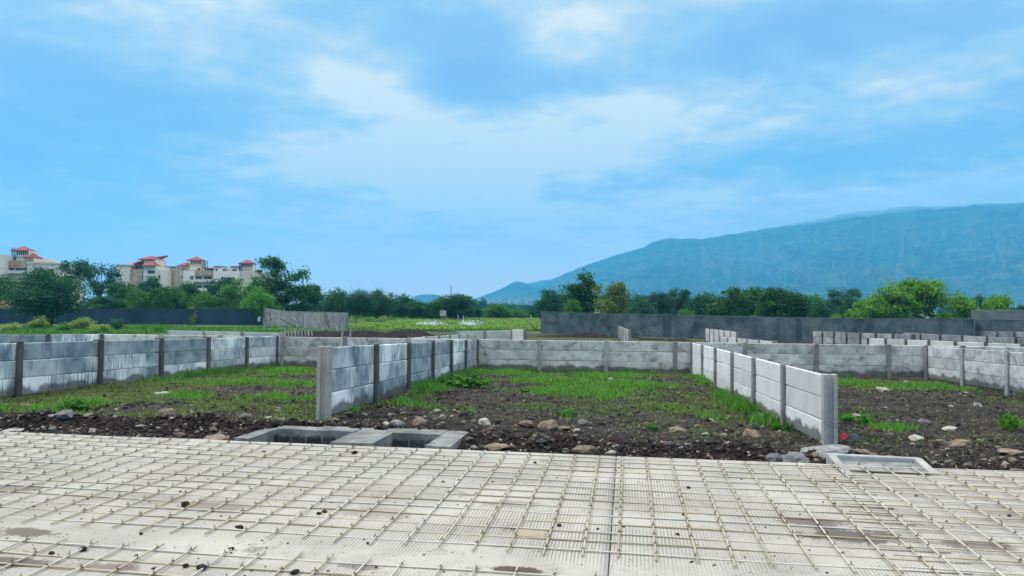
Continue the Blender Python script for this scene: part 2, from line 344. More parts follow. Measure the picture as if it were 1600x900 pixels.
# ------------------------------------------------------------------ road slab, two pours with a joint between them
def slab_mat():
    m, g = newmat('tined_concrete'); P = objco(g, True); x, y, z = g.sep(P)
    u = g.m('SUBTRACT', g.m('MULTIPLY', x, math.cos(RA)), g.m('MULTIPLY', y, math.sin(RA)))
    v = g.m('ADD', g.m('MULTIPLY', x, math.sin(RA)), g.m('MULTIPLY', y, math.cos(RA)))
    q = g.comb(u, v, 0.0)
    wob = g.noise(q, 1.4, 3, 0.5); wob2 = g.noise(g.comb(g.m('MULTIPLY', u, 22.0), g.m('MULTIPLY', v, 1.1), 0.0), 1.0, 3, 0.6)
    ph = g.m('ADD', g.m('MULTIPLY', u, 2*math.pi/0.024), g.m('ADD', g.m('MULTIPLY', wob, 5.0), g.m('MULTIPLY', wob2, 4.0)))
    s = g.m('MULTIPLY', g.m('ADD', g.m('SINE', ph), 1.0), 0.5); groove = g.mr(s, 0.62, 0.95)
    zone = g.mr(g.noise(q, 0.75, 5, 0.62, 0.3), 0.36, 0.60)
    band = g.m('MULTIPLY', g.mr(v, 4.15, 4.35), g.mr(v, 4.68, 4.5)); zone = g.m('MULTIPLY', zone, g.m('SUBTRACT', 1.0, g.m('MULTIPLY', band, 0.8)))
    zone = g.m('MULTIPLY', zone, g.mr(v, 7.5, 7.2))
    big = g.noise(q, 0.7, 6, 0.6, 0.4); mid = g.noise(q, 5.5, 6, 0.66, 0.3); fine = g.noise(q, 70, 4, 0.65)
    c = g.mix(g.mr(big, 0.32, 0.68), (.285, .273, .252), (.42, .405, .374))
    c = g.mix(g.mr(mid, 0.52, 0.70, 0, 0.4), c, (.27, .25, .23))
    c = g.mix(g.m('MULTIPLY', g.m('MULTIPLY', groove, zone), 0.7), c, (.13, .12, .108))
    c = g.mix(g.mr(fine, 0.60, 0.72, 0, 0.45), c, (.30, .28, .255))
    dirt = g.noise(q, 1.9, 7, 0.72, 0.5); c = g.mix(g.mr(dirt, 0.58, 0.70, 0, 0.8), c, (.14, .12, .105))
    spk = g.noise(q, 26, 3, 0.6); c = g.mix(g.m('MULTIPLY', g.mr(spk, 0.62, 0.68), g.mr(dirt, 0.42, 0.56)), c, (.10, .085, .075))
    edge = g.m('ADD', g.m('MULTIPLY', g.noise(q, 5, 6, 0.7, 0.4), 0.65), g.m('MULTIPLY', g.noise(q, 34, 4, 0.7), 0.35))
    STAIN = [(1335, 838, .36, .17, (.085, .075, .072), .9), (1268, 816, .24, .10, (.12, .095, .09), .85), (1395, 800, .3, .1, (.17, .15, .14), .5), (335, 792, .34, .16, (.17, .155, .145), .75), (240, 779, .34, .16, (.2, .19, .175), .6), (20, 763, .3, .16, (.12, .10, .095), .7),
             (40, 832, .28, .10, (.09, .075, .066), .85), (15, 878, .3, .08, (.085, .07, .062), .85), (560, 885, .16, .06, (.13, .10, .09), .7), (805, 890, .17, .06, (.065, .046, .04), .95), (175, 886, .2, .08, (.13, .09, .075), .75), (590, 802, .3, .14, (.2, .185, .17), .6), (800, 788, .22, .12, (.19, .175, .165), .6), (1530, 852, .22, .14, (.14, .12, .11), .8), (790, 732, .3, .12, (.33, .29, .25), .5), (1450, 826, .25, .1, (.2, .18, .165), .5), (1570, 800, .3, .2, (.25, .23, .21), .4)]
    for px, py, a, b, cc, w in STAIN:
        su, sv = uv(S(px, py))
        r = g.m('SQRT', g.m('ADD', g.m('POWER', g.m('DIVIDE', g.m('SUBTRACT', u, su), a), 2.0), g.m('POWER', g.m('DIVIDE', g.m('SUBTRACT', v, sv), b), 2.0)))
        k = g.mr(g.m('ADD', r, g.m('MULTIPLY', g.m('SUBTRACT', edge, 0.5), 3.4)), 1.05, 0.72, 0.0, w); c = g.mix(k, c, cc)
    h = g.m('SUBTRACT', g.m('MULTIPLY', fine, 0.5), g.m('MULTIPLY', groove, zone))
    finish(g, c, 0.85, g.bump(g.m('ADD', h, g.m('MULTIPLY', mid, 0.8)), 0.5, 0.006), 0.25); return m
M['slab'] = slab_mat()
JU = uv(S(951, 885))[0]
for (u0, u1) in ((-17.0, JU-.004), (JU+.004, 17.0)):
    nu, nv = int((u1-u0)/.07), 90; U, V_ = np.meshgrid(np.linspace(u0, u1, nu), np.concatenate([np.linspace(-4, 7.3, nv-12), np.linspace(7.34, 1, 1), np.linspace(7.36, 1, 1), np.linspace(0, 1, 10)])[:nv])
    vv = np.concatenate([np.linspace(-4, 7.35, nv-6), np.linspace(7.42, EDGE, 6)]); U, V_ = np.meshgrid(np.linspace(u0, u1, nu), vv)
    V_[-1] += (fbm(U[-1]*2.2, 0*U[-1]+4, 4)-.5)*.07; V_[-2] = np.minimum(V_[-2], V_[-1]-.006)
    X, Y = xy(U, V_); Z = SLOPE*Y+(fbm(X*.9, Y*.9, 3)-.5)*.010; Z[-1] -= .008
    i = np.arange(nu*nv).reshape(nv, nu); top = np.stack([i[:-1, :-1], i[:-1, 1:], i[1:, 1:], i[1:, :-1]], -1).reshape(-1, 4)
    Vt = np.stack([X, Y, Z], -1).reshape(-1, 3); n = len(Vt); rim = np.concatenate([i[0, :], i[1:, -1], i[-1, -2::-1], i[-2:0:-1, 0]])
    low = Vt[rim]-np.array([0, 0, .15]); k = len(rim); j = np.arange(k); side = np.stack([rim[(j+1) % k], rim[j], n+j, n+(j+1) % k], -1)
    tag(ob('road_slab', mesh_np('road_slab', np.vstack([Vt, low]), np.vstack([top, side])), M['slab']), kind='structure')

# ------------------------------------------------------------------ hills
def prof(pts): return np.array([ae(p, 470)[0] for p, _ in pts]), np.array([math.tan(ae(p, q)[1]) for p, q in pts])
MAIN = [(640, 478), (720, 476), (760, 472), (800, 463), (845, 447), (857, 438), (880, 428), (910, 416), (945, 404), (975, 395), (1005, 387), (1018, 379), (1030, 374), (1050, 371.5), (1080, 372), (1097, 373), (1120, 369), (1160, 362), (1200, 355), (1260, 345), (1300, 338), (1340, 330), (1420, 322), (1600, 315), (1900, 315), (2300, 330)]
FRONT = [(640, 480), (715, 474), (735, 468), (750, 463), (770, 456), (790, 447), (800, 441), (808, 439), (820, 441), (835, 447), (850, 452), (880, 462), (930, 474), (1000, 482)]
SMALL = [(560, 480), (625, 474), (640, 466), (652, 460.5), (664, 459), (680, 459.5), (692, 463), (704, 470), (740, 476), (780, 480)]
BEHIND = [(780, 470), (825, 442), (835, 440), (850, 437), (870, 436), (930, 436)]
def hill(name, pts, r0, r1, r2, px0, px1, n1, n2, rel, seed):
    a_, t_ = prof(pts); az_ = np.linspace(ae(px0, 470)[0], ae(px1, 470)[0], n1); H = np.interp(az_, a_, t_)*r1
    if rel: H = H*(1+(fbm(az_*90+seed, 0*az_, 4)-.5)*.035)
    s = np.concatenate([np.linspace(0, 1, n2), np.linspace(1, 1.6, n2//3)[1:]])
    AZ, Sg = np.meshgrid(az_, s); RR = r0+(r1-r0)*Sg; HH = np.broadcast_to(H, AZ.shape)
    wa = (fbm(AZ*20+seed, Sg*2.5+seed*2, 4)-.5)*.16; AW = AZ+wa+Sg*.06
    gully = fbm(AW*30+seed, Sg*2.2+seed, 5, .55); spur = np.abs(fbm(AW*26+seed*3, Sg*1.6, 3)*2-1)*1.5; ter = fbm(AW*90, Sg*16+seed, 4)
    up = np.minimum(Sg, 1); shape = .55*up**1.25+.45*sstep(0, 1, up)
    env = np.sin(np.pi*np.clip(up, 0, 1))
    Z = HH*(shape+env*((gully-.5)*.34*rel-spur*.13*rel+(ter-.5)*.06*rel))
    Z = np.where(Sg > 1, HH*(1-(Sg-1)*.5)+(Sg-1)*HH*.05*(gully-.5), Z)
    step = np.round(Z/HH.clip(1)*7)/7*HH; Z = np.where(Sg <= 1, Z*.92+step*.08, Z)
    Z = np.where(Sg <= 0, 0, Z)-2.0+1.7*(1-0)*0
    i = np.arange(AZ.size).reshape(AZ.shape); q = np.stack([i[:-1, :-1], i[:-1, 1:], i[1:, 1:], i[1:, :-1]], -1).reshape(-1, 4)
    m_ = mesh_np(name, np.stack([np.sin(AZ)*RR, np.cos(AZ)*RR, Z+EYE[2]*sstep(0, 1, Sg)], -1), q, True)
    return tag(ob(name, m_, M['hill']), kind='structure')
m, g = newmat('hillside'); P = objco(g, True); a = g.noise(P, .006, 8, .62, .4); b = g.noise(P, .03, 7, .68); nz = g.sep(g.node('ShaderNodeNewGeometry').outputs['Normal'])[2]
c = g.mix(g.mr(g.m('ADD', a, g.m('MULTIPLY', g.m('SUBTRACT', b, .5), .9)), .38, .62), (.010, .030, .014), (.060, .080, .034)); c = g.mix(g.mr(nz, .80, .55, 0, .45), c, (.20, .17, .15))
st = g.noise(g.vm('MULTIPLY', P, (.004, .004, .05)), 1.0, 6, .62); sc_ = g.noise(P, .11, 4, .7); c = g.mix(g.mr(sc_, .45, .62, 0, .75), c, (.008, .022, .010))
c = g.mix(g.mr(g.m('ADD', st, g.m('MULTIPLY', g.m('SUBTRACT', b, .5), .8)), .54, .66, 0, .28), c, (.20, .17, .14))
finish(g, c, 1.0, g.bump(b, .8, 12.0), 0.0); M['hill'] = m
hill('mountain', MAIN, 2000, 3900, 0, 630, 2250, 700, 150, 1.0, 3.7)
hill('hill', FRONT, 2900, 3500, 0, 640, 1000, 200, 40, .5, 11.2)
hill('hill', SMALL, 3000, 3500, 0, 560, 780, 120, 24, .5, 21.9)
hill('mountain', BEHIND, 4600, 5200, 0, 780, 930, 80, 24, .4, 31.4)

# ------------------------------------------------------------------ air
m = bpy.data.materials.new('haze'); m.use_nodes = True; g = NT(m.node_tree)
g.l.new(g.node('ShaderNodeVolumePrincipled', {'Color': (.11, .55, 1.0), 'Density': 3.1e-4, 'Anisotropy': 0.1}).outputs[0], g.node('ShaderNodeOutputMaterial').inputs[1])
tag(MB().box(-5900, 5900, -5900, 5900, -4, 640).build('haze', m), kind='stuff')
import bmesh
def ico(name, sub):
    bm = bmesh.new(); bmesh.ops.create_icosphere(bm, subdivisions=sub, radius=1); me = bpy.data.meshes.new(name); bm.to_mesh(me); bm.free(); return me
base = ico('ball', 3); bv = np.array([v.co[:] for v in base.vertices]); bf = np.array([p.vertices[:] for p in base.polygons])
def cloud_puffs(puffs, dens, dep):
    m = bpy.data.materials.new('cloud_vapour'); m.use_nodes = True; g = NT(m.node_tree); V = []; Fs = []
    g.l.new(g.node('ShaderNodeVolumePrincipled', {'Color': (.66, .86, 1.0), 'Density': dens, 'Anisotropy': 0.2}).outputs[0], g.node('ShaderNodeOutputMaterial').inputs[1])
    for px, py, rx, ry, D in puffs:
        c = atD(px, py, D); k = D/F; p = bv*(1+(fbm(bv[:, :1]*2+px, bv[:, 1:2]*2+bv[:, 2:]*1.3, 3)-.5)*1.0); V.append(c+np.stack([p[:, 0]*rx*k, p[:, 1]*dep, p[:, 2]*ry*k], -1)); Fs.append(bf+len(bv)*(len(V)-1))
    tag(ob('low_cloud', mesh_np('low_cloud', np.vstack(V), np.vstack(Fs), True), m), kind='stuff')
cloud_puffs([(1235, 345, 80, 8, 3480), (1290, 336, 90, 11, 3480), (1345, 328, 100, 16, 3480), (1405, 322, 110, 22, 3460), (1475, 316, 120, 28, 3440), (1545, 311, 130, 33, 3430), (1625, 309, 130, 36, 3430), (1720, 308, 140, 37, 3430), (1840, 308, 150, 37, 3430), (1420, 329, 70, 10, 3360), (1500, 328, 75, 10, 3360), (1580, 328, 80, 11, 3360), (1670, 327, 80, 11, 3360)], .0046, 260)
# ------------------------------------------------------------------ precast plot walls
PH = 0.155                                        # half width of an H-shaped post across the wall
def post_mesh(L_=1.75, w=.085, t=.062, gd=.038, gw=.034):
    # H profile: grooves face along the wall (local x); w = half size across, t = half size along
    poly = [(-t, -w), (t, -w), (t, -gw), (t-gd, -gw), (t-gd, gw), (t, gw), (t, w), (-t, w), (-t, gw), (-t+gd, gw), (-t+gd, -gw), (-t, -gw)]
    return MB().prism(poly, -L_, 0.0).mesh('post')
PM = post_mesh()
def panel_mesh(Lx, h=.312, t=.026):
    x = Lx/2; c = .012                             # chamfered long edges
    prof_ = [(-t+c, 0), (t-c, 0), (t, c), (t, h-c), (t-c, h), (-t+c, h), (-t, h-c), (-t, c)]
    V = [(-x, a, b) for a, b in prof_]+[(x, a, b) for a, b in prof_]; n = 8
    return MB().add(V, [tuple(range(n)), tuple(range(2*n-1, n-1, -1))]+[(i, n+i, n+(i+1) % n, (i+1) % n) for i in range(n)]).mesh('panel')
def bev(o, w=.006):
    b = o.modifiers.new('bevel', 'BEVEL'); b.width = w; b.segments = 2; b.limit_method = 'ANGLE'; b.angle_limit = math.radians(50)
WALLG = 'precast concrete walls between the plots'
def precast(label, a, b, n, pan, post, rows=3, foot=None, end=None, nf=99, near=True, first=True, last=True, h=.312):
    """a, b = (X, Y, z of the top); n bays; posts stand upright and the panels follow the fall of the ground"""
    a = Vector(a); b = Vector(b); d_ = b-a; rz = math.atan2(d_.y, d_.x); L_ = d_.xy.length/n; pitch_ = math.atan2(d_.z, d_.xy.length)
    root = empty('precast_wall', (a.x, a.y, a.z-.95), 0.0); tag(root, label, 'concrete wall', WALLG)
    pm = panel_mesh(L_-.065, h); rr = random.Random(int(a.x*100+a.y*7))
    for i in range(n+1):
        if (i == 0 and not first) or (i == n and not last): continue
        p = a+d_*(i/n)-root.location; o = ob('post', PM if not near else PM, None, root); o.location = p+Vector((0, 0, rr.uniform(-.004, .02)))
        o.rotation_euler = (rr.uniform(-.012, .012), rr.uniform(-.012, .012), rz+rr.uniform(-.03, .03))
        if not PM.materials: PM.materials.append(M['post'])
        o.material_slots[0].link = 'OBJECT'; o.material_slots[0].material = M[end if end and i == n else post]
        if end and i == n: o.scale = (0.95, 1.05, 1.0)
        if near: bev(o)
    pm.materials.append(M[pan])
    for i in range(n):
        c = a+d_*((i+.5)/n)-root.location
        for k in range(rows):
            o = link(bpy.data.objects.new('panel', pm), root)
            if foot and k == rows-1 and i >= n-nf: o.material_slots[0].link = 'OBJECT'; o.material_slots[0].material = M[foot]
            o.location = c+Vector((0, 0, -.01-(k+1)*(h+.006)+rr.uniform(-.003, .003))); o.rotation_euler = Vector((0, 0, 0)); 
            o.rotation_mode = 'ZYX'; o.rotation_mode = 'XYZ'
            o.rotation_euler = (rr.uniform(-.02, .02), -pitch_+rr.uniform(-.004, .004), rz)
    return root
Yb = 23.5
X1, X2, X3, X5 = -10.244, -3.564, 3.219, 10.127
X0 = atY(160, 519, Yb)[0]
precast('long near wall of streaked panels with dark posts, along the left edge of the photo', (X1, Yb, .69), (X1, 7.9, 1.13), 7, 'streak', 'postdark', foot='streak_damp')
W2 = precast('bluish lime-streaked wall running from a free-standing H post to the back wall, left of the central grass plot', (X2, Yb-.12, .67), (X2, 9.76, 1.15), 6, 'streak', 'postdark', end='postpale', foot='streak_damp')
W3 = precast('clean pale grey wall ending in a broad post beside the road, right of the central grass plot', (X3, Yb-.12, .655), (X3, 10.34, .825), 6, 'pale', 'post', foot='pale_damp', nf=3, end='postpale')
precast('spattered grey wall on the right edge, nearest one there with open dirt in front', (X5, Yb-.12, .64), (X5, 12.6, .86), 5, 'rough', 'post', foot='rough_damp')
# the long back wall, one run from the far left to the right edge
XB = [atY(p, 530, Yb)[0] for p in (160, 252, 345, 440, 538, 640, 745, 838, 942, 1050, 1160, 1272, 1388)]; sp = (XB[-1]-XB[0])/12
precast('long beige-grey back wall with mouldy panels closing the row of plots', (XB[0]-.0, Yb, .70), (XB[0]+sp*16, Yb, .64), 16, 'mould', 'post', foot='mould_damp')
precast('low wall glimpsed over the left wall, its top level with the weeds behind it', (X0-.0, Yb-.1, .70), (X0-1.9, 11.0, 1.05), 6, 'streak', 'postdark')
def W(label, p0, y0, Y0, p1, y1, Y1, n, pan='farpale', post='post', **k): precast(label, atY(p0, y0, Y0), atY(p1, y1, Y1), n, pan, post, near=False, **k)
W('pale crosswise wall beyond the left plot, ending at a dark soil heap', 262, 516, 36.5, 441, 519.5, 35, 3)
W('short slanting wall with dark posts meeting the pale wall behind the central plot', 641, 527, 23.8, 741, 521, 36.4, 6)
W('pale crosswise wall beyond the central plot, beside the green field', 716, 517.5, 38, 800, 515.5, 38, 2)
W('single pale panel bay at the free end of a wall in front of the green field', 800.5, 514.5, 37.6, 820.5, 514, 35.5, 1)
W('tiny narrow wall seen almost end-on in front of the dark compound wall', 983.5, 516, 46, 966.5, 509, 62, 8)
W('short pale wall with dark posts standing in front of the grey compound wall, above the central corner', 1152.5, 518.5, 44, 1103, 513, 58, 6)
W('low pale wall just behind the back wall where the pale side wall meets it', 1210, 533, 27.5, 1126, 526, 38.5, 5)
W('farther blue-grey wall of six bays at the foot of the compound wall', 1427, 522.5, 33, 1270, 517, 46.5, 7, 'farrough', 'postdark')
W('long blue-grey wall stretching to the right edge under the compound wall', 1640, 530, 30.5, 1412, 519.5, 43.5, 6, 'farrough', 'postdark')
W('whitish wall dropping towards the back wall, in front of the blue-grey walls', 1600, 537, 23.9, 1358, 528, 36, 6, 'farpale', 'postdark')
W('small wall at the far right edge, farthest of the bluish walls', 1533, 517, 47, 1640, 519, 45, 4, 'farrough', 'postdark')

# plastered compound walls, about two metres high
def compound(label, pts, mat, t=.23, join=(), coping=True):
    """pts = points along the foot with the top height"""
    root = empty('compound_wall', pts[0][:2]+(pts[0][2],)); tag(root, label, 'wall'); o0 = Vector(root.location)
    rr = random.Random(int(pts[0][0]*10)); fine = [pts[0]]                       # the masons' top line wavers a little
    for a_, b_ in zip(pts, pts[1:]):
        n_ = max(1, int(math.hypot(b_[0]-a_[0], b_[1]-a_[1])/5)); fine += [tuple(a_[q_]+(b_[q_]-a_[q_])*i/n_+(rr.uniform(-.035, .035) if q_ == 3 and i < n_ else 0) for q_ in range(4)) for i in range(1, n_+1)]
    anchors, pts = pts, fine
    b = MB(); cp = MB(); P = [Vector((p[0], p[1], 0)) for p in pts]
    for i in range(len(P)-1):
        d_ = (P[i+1]-P[i]).normalized(); n = Vector((-d_.y, d_.x, 0))*t/2; A_, B_ = P[i], P[i+1]; za, zb, ta, tb = pts[i][2], pts[i+1][2], pts[i][3], pts[i+1][3]
        q = lambda p, s, z: tuple(p+n*s+Vector((0, 0, z))-o0)
        b.hexa([q(A_, -1, za), q(B_, -1, zb), q(B_, 1, zb), q(A_, 1, za), q(A_, -1, ta), q(B_, -1, tb), q(B_, 1, tb), q(A_, 1, ta)])
        if coping: cp.hexa([q(A_, -1.12, ta+.003), q(B_, -1.12, tb+.003), q(B_, 1.12, tb+.003), q(A_, 1.12, ta+.003), q(A_, -1.0, ta+.05), q(B_, -1.0, tb+.05), q(B_, 1.0, tb+.05), q(A_, 1.0, ta+.05)])
    b.build('plaster', M[mat], root)
    if coping: cp.build('coping', M[mat], root)
    for (f_, w_) in join:                           # shallow piers where two pours meet
        i = int(f_); k = f_-i; Q_ = [Vector((p[0], p[1], 0)) for p in anchors]; A_ = Q_[i].lerp(Q_[i+1], k); d_ = (Q_[i+1]-Q_[i]).normalized(); pts = anchors; n = Vector((d_.y, -d_.x, 0)); z0 = pts[i][2]*(1-k)+pts[i+1][2]*k; z1 = pts[i][3]*(1-k)+pts[i+1][3]*k-.02
        mb = MB(); q = lambda s, o_, z: tuple(A_+d_*s*w_+n*(t/2+o_)+Vector((0, 0, z))-o0)
        mb.hexa([q(-1, -.02, z0), q(1, -.02, z0), q(1, .05, z0), q(-1, .05, z0), q(-1, -.02, z1), q(1, -.02, z1), q(1, .05, z1), q(-1, .05, z1)]); mb.build('pier', M[mat], root)
    return root
def foot(px, top, Y): p = atY(px, top, Y); return (p[0], p[1], float(gz_base(p[0], p[1]))-.5, p[2])
compound('dark navy compound wall behind weeds, along the left', [foot(-160, 482, 84), foot(100, 482.5, 88), foot(412, 483.5, 92)], 'plaster_navy', join=[(.6, .3), (1.35, .3)])
compound('lighter grey compound wall with poles leaning on it, ending beside the green field', [foot(412, 482.2, 91.8), foot(443, 486.5, 86), foot(490, 488, 80), foot(543, 489, 74)], 'plaster_grey', join=[(.4, .12), (1.7, .12), (2.4, .12), (2.8, .15)])
compound('long dark grey compound wall across the right half, trees rising behind it', [foot(846, 487.5, 72), foot(1030, 492, 68), foot(1310, 498, 61), foot(1522, 499, 58)], 'plaster_dark', join=[(.45, .1), (1.05, .35), (1.8, .15)])
compound('dark compound wall section at the right edge, beyond a joint', [foot(1523.5, 499.5, 58.3), foot(1800, 503, 54)], 'plaster_dark', t=.27)
compound('pale grey wall showing above the dark wall at the right edge', [foot(1518, 485, 66), foot(1800, 486, 60)], 'plaster_grey')
# ------------------------------------------------------------------ apartment blocks on the left
M['cream'] = concrete('cream_render', (.60, .52, .43), (.72, .65, .56), 0.1, 0.2, 0.25); M['stonework'] = concrete('tan_stone_cladding', (.24, .16, .11), (.52, .42, .33), 0.0, 0.0, 1.1)
M['white_render'] = concrete('white_render', (.66, .61, .55), (.77, .73, .67), 0.1, 0.15, 0.25)
M['rooftile'] = plain('red_roof', (.23, .045, .055), 0.7, 0.3, 0.3, 2); M['window'] = plain('window_glass', (.012, .018, .026), 0.15, 0.5, 0.1, 1)
M['slot'] = plain('shadowed_interior', (.03, .03, .035), 0.9, 0.1, 0.2, 1); M['metal'] = plain('painted_steel', (.10, .13, .18), 0.6, 0.4, 0.2, 2); M['frame'] = plain('window_frame', (.5, .46, .42), 0.6, 0.3, .1, 3)  # slot puts the shade inside openings into a flat dark colour
class Block:
    """a block of flats laid out on a vertical plane at distance D; pixels of that plane become metres"""
    def __init__(s, D, pxc, label, yaw=0.0):
        s.D = D; s.k = D/F; s.pxc = pxc; p = atD(pxc, 480, D); s.z0 = float(gz_base(p[0], p[1])); s.off = (atD(pxc, 480, D)[2])
        s.r = empty('apartment_building', (p[0], p[1], s.z0), YAW+yaw); tag(s.r, label, 'apartment block', 'apartment blocks behind the trees')
        s.tilt = ROLL
    def q(s, px, py, fr=0.0): D = s.D+fr; return (((px-800)*D-(s.pxc-800)*s.D)/F, s.off+(EYE[2]-s.off)*(-fr/s.D)-(py-480)*D/F-s.z0)
    def box(s, name, mat, x0, x1, y0, y1, front=0.0, deep=10.0, parent=None):
        a, zt = s.q(x0, y0, front); b, zb = s.q(x1, y1, front); return MB().box(a, b, front, front+deep, max(zb, -1.0), zt).build(name, M[mat], parent or s.r)
    def roof(s, x0, x1, y0, y1, front=-.6, deep=None, parent=None, mat='rooftile'):
        dd = deep or (x1-x0)*s.k; a, zt = s.q(x0, y0, front+dd*.4); b, zb = s.q(x1, y1, front+dd*.4); w = b-a; c = ((a+b)/2, front+dd/2, zt); m_ = MB()
        m_.add([(a, front, zb), (b, front, zb), (b, front+dd, zb), (a, front+dd, zb), c, (a, front, zb-.18), (b, front, zb-.18), (b, front+dd, zb-.18), (a, front+dd, zb-.18)],
               [(0, 1, 4), (1, 2, 4), (2, 3, 4), (3, 0, 4), (5, 6, 1, 0), (6, 7, 2, 1), (7, 8, 3, 2), (8, 5, 0, 3), (8, 7, 6, 5)]); return m_.build('roof', M[mat], parent or s.r)
    def window(s, x0, x1, y0, y1, front=0.0, mull=1):
        a, zt = s.q(x0, y0, front); b, zb = s.q(x1, y1, front); e = .09; m_ = MB()
        m_.box(a-e, b+e, front-.10, front-.012, zt, zt+e).box(a-e, b+e, front-.14, front-.012, zb-e, zb).box(a-e, a, front-.10, front-.012, zb, zt).box(b, b+e, front-.10, front-.012, zb, zt)
        for i in range(mull): x = a+(b-a)*(i+1)/(mull+1); m_.box(x-.035, x+.035, front-.09, front-.05, zb, zt)
        w = m_.build('window', M['frame'], s.r); MB().box(a, b, front-.04, front-.014, zb, zt).build('pane', M['window'], w); return w
    def balcony(s, x0, x1, y0, y1, front=0.0, rail=.42):
        a, zt = s.q(x0, y0, front); b, zb = s.q(x1, y1, front); h = (zt-zb)*rail; m_ = MB()
        m_.box(a, b, front-1.0, front-.014, zb-.18, zb).box(a, b, front-1.0, front-.88, zb, zb+h).box(a-.12, a, front-1.0, front-.014, zb-.18, zb+h).box(b, b+.12, front-1.0, front-.014, zb-.18, zb+h)
        w = m_.build('balcony', M['white_render'], s.r); MB().box(a+.1, b-.1, front-.05, front-.016, zb+.02, zt).build('dark_recess', M['window'], w); return w  # flat dark pane stands in for the shaded recess behind the balcony
    def tower(s, x0, x1, ytop, yroof, ybot, front=0.6, slots=6):
        w = s.box('tower', 'cream', x0, x1, yroof, ybot, front, (x1-x0)*s.k)
        a, zt = s.q(x0, yroof, front); b, zb = s.q(x1, yroof+(ybot-yroof)*.55, front); n = slots; m_ = MB(); f_ = MB()
        for i in range(n):
            xx = a+(b-a)*(i+.5)/n; m_.box(xx-(b-a)/n*.26, xx+(b-a)/n*.26, front-.03, front-.012, zb+.25, zt-.15)
        m_.build('louvre', M['slot'], w); MB().box(a-.2, b+.2, front-.25, front-.012, zb-.05, zb+.12).build('ledge', M['cream'], w)
        s.roof(x0-(x1-x0)*.16, x1+(x1-x0)*.16, ytop, yroof, front-.16*(x1-x0)*s.k, (x1-x0)*1.32*s.k); return w
    def stairframe(s, x0, x1, y0, y1, front=1.0):
        a, zt = s.q(x0, y0, front); b, zb = s.q(x1, y1, front); m_ = MB(); 
        for x in (a, b):
            for y in (front, front+1.6): m_.box(x-.06, x+.06, y-.06, y+.06, zb, zt)
        for k in range(5): z = zb+(zt-zb)*(k+.5)/5; m_.box(a, b, front-.05, front+.05, z-.05, z+.05); m_.tube([(a, front, z), (b, front, z+(zt-zb)/5)], .05, 4).box(a-.05, a+.05, front-.05, front+1.65, z-.05, z+.05).box(b-.05, b+.05, front-.05, front+1.65, z-.05, z+.05)
        m_.build('stair_frame', M['metal'], s.r)
A_ = Block(165, 42, 'cream apartment block at the far left edge, one red-roofed tower over dark balconies')
A_.box('wall', 'cream', -30, 41, 418, 500, 0, 12); A_.box('wall', 'white_render', 41.3, 80, 411, 500, -.8, 12); A_.box('wing', 'white_render', -40, 3.5, 398, 500, -2.2, 9)
A_.box('parapet', 'stonework', 4, 41, 408, 419, -.5, 1.0); A_.box('parapet', 'cream', 40, 81, 409, 411.5, -1.0, 12.5); A_.box('upper_storey', 'cream', 8, 54, 402, 412, 3, 7)
A_.tower(23.5, 43, 384, 391.5, 408, 1.0); A_.box('side_tower', 'cream', 43.2, 51, 402, 411, 1.2, 5); A_.roof(41, 55, 395, 402.5, .4, 4); A_.stairframe(16.5, 20.5, 388, 404)
for x0, x1 in ((4.5, 20.5), (23, 40)):
    for k in range(3): A_.balcony(x0, x1, 418.5+k*22.5, 426+k*22.5, 0)
for k in range(3):
    A_.window(52.5, 58.3, 418+k*22.5, 423.8+k*22.5, -.8); A_.window(61, 67, 418+k*22.5, 423.8+k*22.5, -.8)
B_ = Block(168, 222, 'cream and tan apartment block with a long red pitched roofline and two stepped red hips', 0.0)
B_.box('wall', 'white_render', 181, 202, 414.5, 500, 1, 14); B_.box('parapet', 'cream', 180.5, 203, 413, 414.5, .7, 14.6); B_.box('wall', 'stonework', 202.3, 223, 421, 500, .2, 12)
B_.box('upper_storey', 'cream', 201, 223, 409, 421, 4.0, 8); B_.box('wall', 'white_render', 223.3, 243, 415, 500, -1.0, 13); B_.box('wall', 'white_render', 243.3, 250.5, 421.5, 500, 0, 12)
B_.box('terrace_shade', 'slot', 203, 222, 413.5, 419.5, 3.8, .19)  # dark panel painted in for the shade under the terrace roof
for i in range(4): B_.box('roof_post', 'cream', 204+i*5.2, 205.5+i*5.2, 410-i*1.6, 421, 3.5, .28)
a, z1 = B_.q(198, 413); b, z2 = B_.q(226, 403.8); MB().add([(a, 2.4, z1), (b, 2.4, z2), (b, 11, z2+1.2), (a, 11, z1+.6), (a, 2.4, z1+.35), (b, 2.4, z2+.35), (b, 11, z2+1.5), (a, 11, z1+.9)], [(3, 2, 1, 0), (4, 5, 6, 7), (0, 1, 5, 4), (1, 2, 6, 5), (2, 3, 7, 6), (3, 0, 4, 7)]).build('roof', M['rooftile'], B_.r)
B_.box('tower', 'cream', 223, 242, 405.5, 416, 1.5, 5); B_.roof(221.5, 246, 399.3, 405.5, .8, 6); B_.roof(225.5, 244.5, 407, 415, -1.8, 4)
for k in range(3): B_.balcony(229, 241.5, 422.5+k*20, 430+k*20, -1.0, .3)
for k in range(3): B_.window(245.5, 249.5, 430+k*20, 435+k*20, 0); B_.window(220.3, 222.8, 430+k*20, 435+k*20, .2, 0)
C_ = Block(172, 325, 'long white apartment block with two red-roofed towers and open roof terraces', 0.0)
C_.box('wall', 'stonework', 251, 267, 423, 500, 1.0, 12); C_.box('stair_tower', 'cream', 256.5, 271.5, 417.5, 500, 2.0, 9); C_.box('wall', 'white_render', 267.3, 285, 423, 500, 2.4, 11)
C_.box('cap', 'metal', 256, 272, 416.4, 417.5, 1.7, 9.6)
for x in (273.5, 276.5, 280): C_.box('pilaster', 'cream', x, x+1.4, 418, 500, 2.0, .38)
